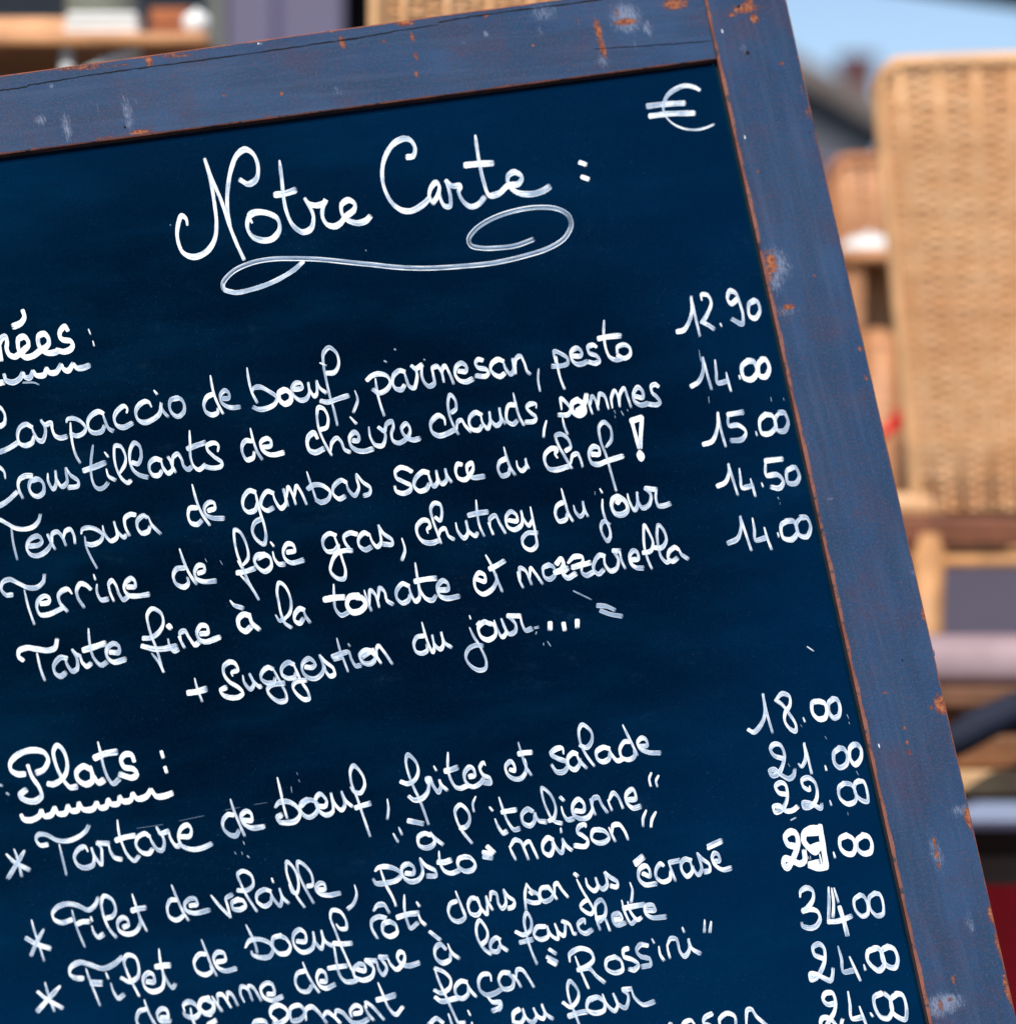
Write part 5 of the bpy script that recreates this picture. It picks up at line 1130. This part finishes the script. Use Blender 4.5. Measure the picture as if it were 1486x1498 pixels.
  'price9': '''1.25,-0.4:1163.5,1238.7 1152,1234.8 1148.1,1224.6 1155.8,1216.9 1163.5,1219.5 1166.7,1229.7 1164.8,1242.5 1158.4,1257.9 1150.7,1269.4 1145.6,1264.3 1148.1,1255.9 1158.4,1259.1 1169.9,1263.6 1176.3,1259.1 1175.6,1243.8
1.3,-0.5:1198,1213.1 1186.5,1212.5 1176.9,1218.2 1175,1229.7 1182.7,1240 1191.6,1245.7 1198,1237.4
1.1,-0.3:1186.5,1240 1198,1234.8
1.1,-0.3:1177.5,1219.5 1196.7,1218.2
1.25,-0.6:1198.6,1208 1201.8,1227.2 1208.2,1268.7
0.8,0:1198,1248.9 1201.8,1265.5
1.2,-0.3:1208.2,1268.1 1194.2,1270 1183.3,1266.2
1.2,-0.3:1183.9,1264.3 1196.7,1261.7
0.35,0:1181.4,1252.7 1182.7,1257.9
0.35,0:1184.6,1252.1 1185.2,1257.9
1,0:1197.4,1205.4 1200.6,1211.8
1.2,0:1218.5,1246.4 1221,1255.3
1.2,-0.1:1237.6,1222.1 1228.7,1227.2 1228.7,1240 1237.6,1248.9 1246.6,1248.9 1250.4,1238.7 1246.6,1227.2 1236.4,1221.4
1.2,-0.1:1261.9,1222.1 1253,1229.7 1254.3,1242.5 1263.2,1248.9 1272.2,1246.4 1274.7,1234.8 1269.6,1224.6 1259.4,1221.4''',
  'price10': '''1.15,0:1169.8,1312.7 1170.6,1304.7 1179.3,1298.9 1188,1303.3 1188.8,1314.9 1180.7,1328 1173.5,1333.8
1.15,0:1174.2,1332.4 1185.1,1330.2 1195.3,1333.8 1198.9,1344 1193.8,1354.2 1185.1,1357.9 1173.5,1354.2 1172,1349.1
1.1,0:1211.3,1297.5 1212,1320.7 1211.3,1345.5
1.1,0:1215.7,1298.9 1218.6,1320.7 1217.9,1342.6
1.1,0:1219.3,1298.9 1225.9,1320.7
1.1,0:1211.3,1348.4 1224.4,1347.7 1244.8,1340.4
1.45,-0.2:1227.3,1326.6 1233.1,1345.5 1239,1368.8
1.05,0:1257.9,1309.1 1249.1,1316.4 1250.6,1330.9 1260.8,1340.4 1268.1,1336.8 1268.1,1322.2 1262.2,1311.3 1256.4,1309.1
1.05,0:1279.7,1306.2 1271,1313.5 1272.4,1329.5 1282.6,1339.7 1290.6,1336.8 1290.6,1319.3 1285.5,1308.4 1276.8,1306.9''',
  'price11': '''1.18,0:1202.6,1402.2 1190.9,1396.4 1188.8,1386.2 1196.8,1381.1 1204,1386.2 1206.2,1400.8 1202.6,1415.3 1193.8,1429.9 1185.1,1432.8 1185.1,1425.5 1193.8,1425.5 1205.5,1431.4 1214.2,1434.3 1217.1,1427 1217.9,1416.1
1.12,0:1225.1,1384.1 1230.2,1402.2 1233.1,1421.2 1247.7,1419.7
1.12,0:1241.9,1399.3 1249.1,1415.3 1258.2,1435
1.25,0:1263,1411 1265.2,1419.7
1.2,-0.1:1279.7,1387.7 1269.5,1392.1 1268.1,1403.7 1276.8,1415.3 1285.5,1419.7 1292.8,1411 1289.9,1396.4 1284.1,1387.7 1276.8,1387
1.2,-0.1:1298.6,1384.8 1289.9,1390.6 1290.6,1405.2 1300.1,1414.6 1308.8,1415.3 1312.5,1403.7 1307.4,1389.1 1295.7,1384.1''',
  'price12': '''1.18,0:1221.5,1467.7 1209.9,1469.2 1203.3,1461.9 1206.9,1453.2 1217.1,1453.2 1221.5,1464.8 1220,1479.4 1212.8,1492.5 1204,1507 1199.7,1498.3 1202.6,1489.6 1212.8,1489.6 1227.3,1504.1 1231.7,1491
1.12,0:1239.7,1450.3 1242.6,1469.2 1245.5,1489.6 1260.8,1488.1
1.12,0:1256.4,1472.1 1262.2,1488.1 1268.1,1504.1
1.2,0:1272.4,1481.6 1276.1,1487.4
1.15,-0.1:1288.4,1453.2 1278.3,1459 1279.7,1475 1288.4,1488.1 1298.6,1489.6 1304.4,1476.5 1300.1,1460.5 1291.4,1452.5
1.15,-0.1:1311.7,1453.9 1303,1461.9 1304.4,1479.4 1313.2,1488.1 1323.4,1491 1324.8,1472.1 1319,1456.1 1308.8,1453.2''',
  'chalk_fleck': '''0.42,0.3:898,600 900,605
0.42,0.3:908,601 912,608
0.42,0.3:917,599 919,602
0.42,0.3:899,608 900,612
0.3,0.5:1022,512 1025,530
0.3,0.5:1036,580 1037,590
0.35,0.3:1127,581 1128,588
0.35,0.3:1145,582 1147,586
0.35,0.3:1137,727 1139,731
0.35,0.3:1140,735 1141,738
0.42,0.3:356,1231 358,1236
0.42,0.3:354,1246 355,1251
0.42,0.3:343,1246 346,1250
0.42,0.3:362,1252 365,1255
0.3,0.5:434,1130 436,1134
0.3,0.5:437,1140 439,1145
0.3,0.5:426,1150 427,1160
0.11,1.25:200,1212 240,1206
0.11,1.25:262,1201 300,1193
0.11,1.25:330,1185 352,1181
0.11,1.25:372,1177 392,1174
0.35,0.4:1238,1045 1241,1052
0.35,0.4:1241,1056 1242,1060
0.35,0.4:1252,1128 1255,1134
0.3,0.4:1239,1188 1240,1193
0.3,0.4:1156,1200 1164,1196
0.3,0.4:1206,1077 1209,1082
0.3,0.4:1152,1117 1155,1122
0.3,0.4:1170,1060 1173,1064
0.3,0.3:1180,946 1190,953
0.4,0.3:560,260 562,262
0.4,0.3:249,329 250,330
0.4,0.3:535,366 536,367
0.4,0.3:577,511 579,512
0.4,0.3:620,526 622,527
0.4,0.3:468,531 478,535
0.4,0.3:562,528 566,530
0.3,0.4:300,817 303,823
0.3,0.4:322,820 326,827
0.6,0.4:0,1148 4,1150
0.6,0.4:10,1160 14,1163
0.35,0.5:34,560 50,560 58,563''',
}
TEXT = {'title': ('menu_title', 'large handwritten title reading Notre Carte with a colon'), 'flourish': ('flourish', 'long looping double-line flourish under the title'),
 'currency_sign': ('currency_sign', 'white euro sign heading the price column'), 'menu_heading': ('menu_heading', 'underlined heading ending in the letters rées'), 'menu_heading2': ('menu_heading', 'underlined heading reading Plats'),
 'chalk_smear': ('chalk_smear', None), 'chalk_fleck': ('chalk_flecks', None)}
READ = ['Carpaccio de boeuf, parmesan, pesto', 'Croustillants de chèvre chauds, pommes', 'Tempura de gambas sauce du chef !', 'Terrine de foie gras, chutney du jour', 'Tarte fine à la tomate et mozzarella',
 '+ Suggestion du jour', 'Tartare de boeuf, frites et salade', "à l'italienne in quotation marks", 'Filet de volaille, pesto maison', 'Filet de boeuf rôti dans son jus, écrasé', 'de pomme de terre à la fourchette', 'façon Rossini', 'au four', 'ment, its start cut off by the picture edge', 'only an accent, the rest below the picture edge']
for i, t in enumerate(READ): TEXT['dish_line%d' % (i + 1)] = ('dish_line', 'handwritten line reading ' + t)
for i, t in enumerate(['12.90', '14.00, second price from the top', '15.00', '14.50', '14.00, level with the mozzarella line', '18.00', '21.00', '22.00', '29.00 with a thickly corrected nine', '34.00', '24.00, upper of two', '24.00, at the very bottom']):
    TEXT['price%d' % (i + 1)] = ('price', 'handwritten price reading ' + t)
for key, txt in INK.items():
    nm, lb = TEXT[key]; w_ob = write(nm, txt, lb, panel)
    if key == 'chalk_fleck': w_ob['kind'] = 'stuff'

# ------------------------------------------------------------------ the café terrace behind the board (all out of focus)
def wicker(name, a, b, dark):
    m = N(name)
    f = m.noise(45, 4, 0.6); g = m.noise(5, 3, 0.5)
    c = m.mix(m.step(f, 0.35, 0.65), a, b); c = m.mix(m.math('MULTIPLY', m.step(g, 0.45, 0.7), 0.5), c, dark)
    m.set(Base_Color=c, Roughness=0.55, Specular_IOR_Level=0.35); return m.m
M_wick = wicker('pale_wicker', (0.76, 0.41, 0.185), (0.88, 0.54, 0.29), (0.66, 0.30, 0.12))
M_wick_d = wicker('brown_wicker', (0.78, 0.38, 0.18), (0.86, 0.46, 0.25), (0.66, 0.27, 0.11))
M_rim = plain('peeled_cane', (0.82, 0.46, 0.22), 0.5, 0.15, 20)
M_rim_d = plain('dark_cane', (0.56, 0.22, 0.085), 0.5, 0.2, 20)
M_seatdark = plain('seat_rail_shade', (0.22, 0.075, 0.035), 0.6, 0.3, 15)  # darkened to paint in the shadow band below the seat
M_legwood = plain('turned_leg_wood', (0.62, 0.31, 0.13), 0.5, 0.25, 15)
BH = 0.98
def back_pt(u, z, d=0.0):                       # u -1..1 across, z height: the splayed, slightly reclined back
    hw = 0.196 + 0.059 * (z - 0.42) / 0.56
    y = -0.02 - 0.10 * ((z - 0.42) / 0.56) + 0.03 * (u * u) - d
    return Vector((u * hw, y, z))
def make_chair(mw, mr):
    root = empty('wicker_chair')
    bm = bmesh.new()
    ns, nh = 31, 92
    for i in range(ns):
        u = -0.95 + 1.9 * i / (ns - 1)
        tube(bm, [back_pt(u, 0.40 + 0.57 * k / 6, .0016 if i % 3 == 1 else 0) for k in range(7)], 0.0050 if i % 3 == 1 else 0.0036, 5)
    for j in range(nh):
        z = 0.405 + 0.565 * j / (nh - 1); pts = []
        for k in range(2 * (ns - 1) + 1):
            u = -0.95 + 1.9 * k / (2 * (ns - 1)); ph = (k // 2 + j) % 2
            pts.append(back_pt(u, z + random.uniform(-.0008, .0008), 0.0020 * (0 if k % 2 else (1 if ph else -1))))
        tube(bm, pts, (0.0034 if j % 7 else 0.0044) * random.uniform(.88, 1.08), 4, False)
    for i in range(12):                          # the lining that closes the weave
        for j in range(6):
            q = [back_pt(-.95 + 1.9 * (i + a) / 12, 0.40 + 0.57 * (j + b) / 6, -0.0005) for a, b in ((0, 0), (1, 0), (1, 1), (0, 1))]
            bm.faces.new([bm.verts.new(p) for p in q])
    bm_ob('woven_back', bm, mw, root, True)
    bm = bmesh.new()
    path = [back_pt(-1, 0.36 + 0.57 * k / 8) for k in range(9)] + [back_pt(-.985, .952), back_pt(-.95, .968)] + [back_pt(u / 10, .978 + .004 * (1 - (u / 10) ** 2)) for u in range(-9, 10)] + [back_pt(.95, .968), back_pt(.985, .952)] + [back_pt(1, 0.36 + 0.57 * k / 8) for k in range(8, -1, -1)]
    tube(bm, path, 0.0095, 10); bm_ob('back_rim', bm, mr, root, True)
    bm = bmesh.new(); box(bm, -.235, .235, 0.0, .46, .395, .425); bm_ob('woven_seat', bm, mw, root, False, 0.01)
    bm = bmesh.new(); box(bm, -.228, .228, -.012, .452, .355, .394); bm_ob('seat_rail', bm, M_seatdark, root, False, 0.006)
    for x, y in ((-.180, .005), (.180, .005), (-.195, .43), (.195, .43)):
        bm = bmesh.new(); tube(bm, [(x, y, .37), (x * 1.03, y + (.0 if y > .2 else -.02), .18), (x * 1.06, y + (.01 if y > .2 else -.045), 0)], [.022, .021, .017], 10); bm_ob('leg', bm, M_legwood, root, True)
    for y in (.0, .43):
        bm = bmesh.new(); tube(bm, [(-.205, y, .335), (.205, y, .335)], .009, 8); bm_ob('stretcher', bm, M_legwood, root, True)
    return root
def copy_tree(o, parent=None):
    c = o.copy(); COL.objects.link(c)
    if parent: c.parent = parent; c.matrix_parent_inverse = o.matrix_parent_inverse
    for ch in list(o.children): copy_tree(ch, c)
    return c
proto = make_chair(M_wick, M_rim)
tag(proto, 'large pale wicker chair at the right edge, its tall woven back turned to us', 'chair', 'wicker chairs on the terrace')
proto.location = (0.733, 5.38, TZ); proto.rotation_euler = (0, 0, R(-2))
def recolour(r, mw, mr):
    for ch in r.children:
        if ch.name.startswith(('woven', 'back_rim')):
            ch.data = ch.data.copy(); ch.data.materials[0] = mw if ch.name.startswith('woven') else mr
c2 = copy_tree(proto); recolour(c2, M_wick_d, M_rim_d); c2.location = (0.775, 6.86, TZ); c2.rotation_euler = (0, 0, R(3))
c2['label'] = 'reddish brown wicker chair half hidden between the board and the pale chair'
c3 = copy_tree(proto); c3.location = (0.095, 4.60, TZ); c3.rotation_euler = (0, 0, R(33)); c3.location.x = 0.035; c3.scale = (1.06, 1.06, 1.06)
c3['label'] = 'wicker chair peeking over the middle of the top rail of the board'

# little table with a white dish between the chairs
M_wood = plain('varnished_wood', (0.55, 0.24, 0.10), 0.45, 0.3, 12, stretch=(1, 6, 6))
M_iron = plain('black_iron', (0.03, 0.03, 0.033), 0.5, 0.2, 20)
M_china = plain('white_china', (0.93, 0.92, 0.88), 0.25, 0.03, 5)
tb = at(1290, 372, 6.45)
t = empty('bistro_table', (tb.x, tb.y, TZ), 0, 'small round brown bistro table behind the pale chair, carrying a white dish cover', 'table')
h = tb.z - TZ
bm = bmesh.new(); lathe(bm, [(.118, h - .022), (.125, h - .016), (.125, h - .005), (.121, h)], 40); bm_ob('table_top', bm, M_wood, t, True)
bm = bmesh.new(); tube(bm, [(0, 0, h - .022), (0, 0, .03)], .030, 12); bm_ob('pedestal', bm, M_wood, t, True)
for k in range(3):
    a = k * 2.094; bm = bmesh.new(); tube(bm, [(0, 0, .08), (.12 * math.cos(a), .12 * math.sin(a), .06), (.21 * math.cos(a), .21 * math.sin(a), .012)], .012, 8); bm_ob('foot', bm, M_iron, t, True)
bm = bmesh.new(); lathe(bm, [(.046, 0), (.048, .004), (.045, .012), (.036, .022), (.022, .029), (.006, .032), (.005, .037), (.001, .038)], 32)  # domed profile chosen so its top turns to the sun and looks brighter
d = bm_ob('dish_cover', bm, M_china, None, True); dp = at(1272, 370, 6.38); d.scale = (1, 1, .8); d.location = (dp.x, 6.38, tb.z + 0.0005); tag(d, 'white domed dish cover on the small bistro table, shaped to catch the sun', 'dish cover')
M_red = plain('red_cotton', (0.70, 0.03, 0.025), 0.7, 0.2, 30)
q = [at(1284, 642, 5.6), at(1300, 622, 5.6), at(1330, 606, 5.6), at(1328, 572, 5.6)]
v, f = [], []
for i in range(13):
    s = i / 4; k = min(int(s), 2); p = q[k].lerp(q[k + 1], s - k); ww = .017 + .006 * math.sin(i * 1.9)
    for j in range(4): v.append((p.x + ww * .4 * (j / 1.5 - 1), p.y + .006 * math.sin(i + j * 2), p.z + ww * (j / 1.5 - 1)))
    if i:
        for j in range(3): f.append((4 * i - 4 + j, 4 * i - 3 + j, 4 * i + 1 + j, 4 * i + j))
rib = mesh_ob('ribbon', v, f, M_red, None, None, True); md = rib.modifiers.new('solid', 'SOLIDIFY'); md.thickness = .002
tag(rib, 'strip of red cloth hanging beside the left edge of the pale wicker chair', 'cloth ribbon')

# low bench with a cushion seen under the pale chair
M_tan = plain('tan_slat', (0.60, 0.36, 0.18), 0.6, 0.25, 12); M_brown = plain('brown_slat', (0.17, 0.075, 0.038), 0.6, 0.3, 12); M_orange = plain('orange_slat', (0.26, 0.105, 0.042), 0.55, 0.25, 12)
bx0, bx1 = at(1330, 0, 4.78).x, at(1330, 0, 4.78).x + 0.75
be = empty('bench', (bx0, 4.75, TZ), 0, 'low slatted wooden bench with a pinkish cushion, beyond the pale chair legs', 'bench')
for nm, pa, pb, y0, y1, mt in (('slat', 1005, 1036, 0, .32, M_brown), ('slat', 1076, 1122, -.01, .03, M_orange), ('slat', 1126, 1162, -.02, .02, M_tan)):
    bm = bmesh.new(); box(bm, 0, bx1 - bx0, y0, y1, at(0, pb, 4.75).z - TZ, at(0, pa, 4.75).z - TZ); bm_ob(nm, bm, mt, be, False, .004)
for x in (.02, bx1 - bx0 - .06):
    for y in (.03, .27):
        bm = bmesh.new(); box(bm, x, x + .04, y, y + .04, 0, at(0, 1036, 4.75).z - TZ); bm_ob('leg', bm, M_brown, be, False, .003)
M_cush = plain('pink_grey_canvas', (0.42, 0.30, 0.32), 0.85, 0.12, 8)
bm = bmesh.new(); box(bm, .01, bx1 - bx0 - .02, .01, .30, 0, .052); cu = bm_ob('cushion', bm, M_cush, None, True, .022, 4)
cu.location = (bx0, 4.75, at(0, 1005, 4.75).z + .0005); tag(cu, 'flat pinkish grey seat cushion on the low bench', 'cushion')
M_bluecloth = plain('dark_blue_canvas', (0.012, 0.016, 0.035), 0.8, 0.2, 12)
bm = bmesh.new(); tube(bm, [at(1372, 1098, 4.66), at(1400, 1082, 4.65), at(1440, 1058, 4.65), at(1490, 1036, 4.66), at(1540, 1026, 4.67)], [.016, .019, .020, .020, .018], 10)
tag(bm_ob('rolled_cloth', bm, M_bluecloth, None, True), 'dark blue rolled cloth leaning along the front of the low bench', 'cloth roll')
M_strip = plain('pale_blue_grey', (0.36, 0.46, 0.66), 0.5, 0.1, 5)
tag(mesh_ob('floor_strip', [(0.4, 5.12, TZ + .004), (6, 5.12, TZ + .004), (6, 5.60, TZ + .004), (0.4, 5.60, TZ + .004)], [(0, 1, 2, 3)], M_strip), kind='structure')  # pale blue-grey strip laid across the terrace floor

# the lilac wall, the café front, the far house
M_lilac = plain('lilac_render', (0.125, 0.105, 0.15), 0.8, 0.12, 2)
M_lilac2 = plain('lilac_door_paint', (0.165, 0.145, 0.225), 0.6, 0.1, 2)
M_shade = plain('dark_interior', (0.012, 0.006, 0.006), 0.9, 0.2, 3)
bm = bmesh.new(); box(bm, -0.15, 7, 8.3, 8.5, TZ, at(0, 227, 8.3).z); lw = bm_ob('garden_wall', bm, M_lilac, None, False, .01); tag(lw, 'low lilac rendered wall closing the terrace behind the chairs', 'wall')
cf = empty('cafe_front', (0, 8.0, TZ), 0, 'café front with a lilac panelled door and dark shop window above the top rail', 'building')
X = lambda px, Y=8.0: (px - 743) / FPX * Y
bm = bmesh.new(); box(bm, -7, 0.0, 1.0, 4.0, 0, 4.2); bm_ob('wall', bm, M_shade, cf)
bm = bmesh.new(); box(bm, X(329), X(402), 0.0, .08, 0, 2.4); box(bm, X(411), X(503), 0.0, .08, 0, 2.4); box(bm, X(329), X(503), .02, .075, 0, 2.4); dr = bm_ob('door', bm, M_lilac2, cf, False, .006)
M_groove = plain('lilac_groove', (0.10, 0.085, 0.19), 0.7, 0.1, 3)
bm = bmesh.new(); box(bm, X(402.3), X(410.7), 0.012, .0195, 0, 2.4); bm_ob('groove', bm, M_groove, dr)
M_jamb = plain('grey_green_jamb', (0.17, 0.175, 0.15), 0.7, 0.1, 3)
bm = bmesh.new(); box(bm, X(306), X(328.5), -.02, .1, 0, 2.5); bm_ob('door_jamb', bm, M_jamb, cf, False, .004)
bm = bmesh.new(); box(bm, -7, X(305), -.03, .9, 2.5, 4.2); box(bm, X(305), 0.0, -.03, .9, 2.52, 4.2); bm_ob('fascia', bm, M_lilac, cf)
M_glass = N('shop_glass').set(Base_Color=(0.012, 0.010, 0.010), Roughness=0.12, Specular_IOR_Level=0.5).m
bm = bmesh.new(); box(bm, -6.9, X(305.5), .2, .22, .0, 2.49); bm_ob('shop_window', bm, M_glass, cf)
bm = bmesh.new(); box(bm, X(503.5), -.05, .5, .55, 0, 2.5); bm_ob('dark_recess', bm, M_shade, cf)

M_roof = plain('tile_roof', (0.17, 0.14, 0.125), 0.8, 0.25, 2); M_wallg = plain('grey_house_wall', (0.10, 0.105, 0.125), 0.85, 0.2, 1); M_brick = plain('chimney_brick', (0.14, 0.055, 0.055), 0.8, 0.2, 3)
hs = empty('house', (0, 40, 0), 0, 'distant grey gabled house with a chimney, between board and pale chair', 'building')
ax, az, ex, ez, lx = 2.1, 5.42, 3.75, 4.50, 0.45
bm = bmesh.new(); P = [(lx + .15, 0), (ex - .15, 0), (ex - .15, ez - .05), (ax, az - .25), (lx + .15, ez - .05)]
a_ = [bm.verts.new((x, 0, z)) for x, z in P]; b_ = [bm.verts.new((x, 7, z)) for x, z in P]
bm.faces.new(a_); bm.faces.new(list(reversed(b_)))
for i in range(5): bm.faces.new((a_[i], b_[i], b_[(i + 1) % 5], a_[(i + 1) % 5]))
bmesh.ops.recalc_face_normals(bm, faces=bm.faces); wl = bm_ob('wall', bm, M_wallg, hs)
bm = bmesh.new(); th = .24; P = [(lx, ez - th), (ax, az - th), (ex, ez - th), (ex, ez), (ax, az), (lx, ez)]
a_ = [bm.verts.new((x, -.35, z)) for x, z in P]; b_ = [bm.verts.new((x, 7.3, z)) for x, z in P]
bm.faces.new((a_[0], a_[1], a_[4], a_[5])); bm.faces.new((a_[1], a_[2], a_[3], a_[4])); bm.faces.new((b_[5], b_[4], b_[1], b_[0])); bm.faces.new((b_[4], b_[3], b_[2], b_[1]))
for i in range(6): bm.faces.new((a_[i], b_[i], b_[(i + 1) % 6], a_[(i + 1) % 6]))
bmesh.ops.recalc_face_normals(bm, faces=bm.faces); rf = bm_ob('roof', bm, M_roof, hs)
bm = bmesh.new(); box(bm, 3.36, 3.68, 1.2, 1.7, 4.4, 5.1); box(bm, 3.33, 3.71, 1.17, 1.73, 5.1, 5.2); bm_ob('chimney', bm, M_brick, rf)
M_win = plain('house_window', (0.015, 0.018, 0.025), 0.3, 0.2, 2)
for x0 in (1.4, 2.3, 3.2):
    bm = bmesh.new(); box(bm, x0, x0 + .14, -.02, .05, 3.3, 4.05); bm_ob('window', bm, M_win, hs)

# the parasol whose dark rim crosses the top of the picture
M_canopy = plain('dark_canvas', (0.018, 0.012, 0.012), 0.85, 0.2, 4); M_pole = plain('wood_pole', (0.18, 0.10, 0.06), 0.6, 0.2, 10)
def parasol(x, y, z, zr, rad, label):
    pa = empty('parasol', (x, y, z), 0, label, 'parasol', 'dark parasols'); ap = zr + .3 * rad; n = 8
    v = [(0, 0, ap)] + [(rad * math.cos(2 * math.pi * (k + .5) / n), rad * math.sin(2 * math.pi * (k + .5) / n), zr) for k in range(n)] + [(rad * math.cos(2 * math.pi * (k + .5) / n), rad * math.sin(2 * math.pi * (k + .5) / n), zr - .16) for k in range(n)]
    f = [(0, k + 1, (k + 1) % n + 1) for k in range(n)] + [(k + 1, k + 1 + n, (k + 1) % n + 1 + n, (k + 1) % n + 1) for k in range(n)]
    cn = mesh_ob('canopy', v, f, M_canopy, pa); md = cn.modifiers.new('solid', 'SOLIDIFY'); md.thickness = .006
    bm = bmesh.new(); tube(bm, [(0, 0, .06), (0, 0, ap - .01)], .028, 12); bm_ob('pole', bm, M_pole, pa, True)
    bm = bmesh.new(); lathe(bm, [(.26, 0), (.26, .05), (.06, .09), (.045, .2)], 24); bm_ob('base', bm, M_iron, pa, True)
    for k in range(n):
        a = 2 * math.pi * (k + .5) / n; bm = bmesh.new(); tube(bm, [(.03 * math.cos(a), .03 * math.sin(a), ap - .03), (rad * .99 * math.cos(a), rad * .99 * math.sin(a), zr - .015)], .009, 6); bm_ob('rib', bm, M_pole, pa)
parasol(2.35, 10.7, TZ, at(0, 20, 12.4).z - TZ + .16, 1.85, 'large dark brown parasol whose rim shows along the top right edge')
parasol(1.16, 0.16, 0, 2.92, 1.0, 'unseen dark parasol added so its canopy darkens the reflection in the board')  # out of view, added to darken the middle of the board's reflection

# tall wooden counter at the top left with things on it
YC = 5.25
M_plank = plain('counter_wood', (0.62, 0.29, 0.12), 0.5, 0.3, 10, stretch=(1, 4, 4)); M_wpaint = plain('white_metal', (0.66, 0.68, 0.64), 0.45, 0.06, 8)
zt = at(0, 47, YC).z; xl, xr = at(-330, 0, YC).x, at(306, 0, YC).x
ct = empty('bar_table', (xl, YC, TZ), 0, 'tall narrow table with wooden top and white metal legs, at the top left', 'table')
bm = bmesh.new(); box(bm, 0, xr - xl, 0, .42, zt - TZ - .016, zt - TZ); bm_ob('table_top', bm, M_plank, ct, False, .005)
for x in (at(95, 0, YC).x - xl, .06):
    for y in (.03, .38):
        bm = bmesh.new(); tube(bm, [(x, y, zt - TZ - .016), (x, y, 0)], .009, 10); bm_ob('leg', bm, M_wpaint, ct, True)
bm = bmesh.new(); pA, pB = at(203, 62, YC), at(148, 90, YC); tube(bm, [(pA.x - xl, .03, zt - TZ - .02), (pB.x - xl, .03, pB.z - TZ), (at(95, 0, YC).x - xl, .03, pB.z - TZ - .03)], .008, 8); bm_ob('brace', bm, M_wpaint, ct, True)
bm = bmesh.new()
for k in range(3): box(bm, .002 * k, .096 - .001 * k, -.002 * k, .085, .009 * k + .0003, .009 * k + .0088)
np_ = bm_ob('napkin_pile', bm, plain('white_linen', (0.92, 0.92, 0.88), 0.9, 0.03, 20), None, False, .004); np_.location = (at(92, 0, YC).x, YC + .012, zt); tag(np_, 'pile of folded white napkins on the tall table', 'napkins')
bm = bmesh.new(); lathe(bm, [(.009, 0), (.015, .004), (.0185, .013), (.018, .020), (.013, .027), (.005, .030), (.004, .033), (.001, .034)], 24)
cp = bm_ob('sugar_bowl', bm, M_china, None, True); cp.location = (at(285, 0, YC).x, YC + .03, zt + .0004); tag(cp, 'small round white lidded sugar bowl at the right end of the tall table', 'sugar bowl')
def crate(pa_, pb_, top, y0, label, mat):
    a, b = at(pa_, 0, YC).x, at(pb_, 0, YC).x; hh = at(0, top, YC).z - zt
    r = empty('wooden_crate', (a, YC + y0, zt + .0004), 0, label, 'crate')
    w_, d_ = b - a, .2
    for k in range(2):
        z0, z1 = hh * (.0 + .52 * k), hh * (.46 + .52 * k)
        bm = bmesh.new(); box(bm, 0, w_, 0, .008, z0, z1); box(bm, 0, w_, d_, d_ + .008, z0, z1); box(bm, 0, .008, .0085, d_ - .0005, z0, z1); box(bm, w_ - .008, w_, .0085, d_ - .0005, z0, z1); bm_ob('slat', bm, mat, r)
    bm = bmesh.new(); box(bm, .009, w_ - .009, .0085, d_ - .0005, .0, .006); bm_ob('floor', bm, mat, r)
    return r
M_cr1 = plain('pale_crate_wood', (0.75, 0.42, 0.22), 0.6, 0.25, 12); M_cr2 = plain('red_crate_wood', (0.42, 0.13, 0.045), 0.6, 0.3, 12)
crate(-120, 84, 12, .10, 'pale wooden crate standing left of the napkins on the tall table', M_cr1)
crate(208, 266, -6, .12, 'small reddish crate between napkins and sugar bowl on the tall table', M_cr2)
M_greens = plain('grey_green_glaze', (0.20, 0.21, 0.16), 0.35, 0.1, 6)
bm = bmesh.new(); lathe(bm, [(.030, 0), (.044, .01), (.050, .05), (.048, .09), (.040, .11), (.034, .108), (.03, .02), (.001, .015)], 32)
jr = bm_ob('jar', bm, M_greens, None, True); jr.location = (at(150, 0, YC + .2).x, YC + .2, zt + .0004); tag(jr, 'grey green glazed jar behind the white napkins', 'jar')
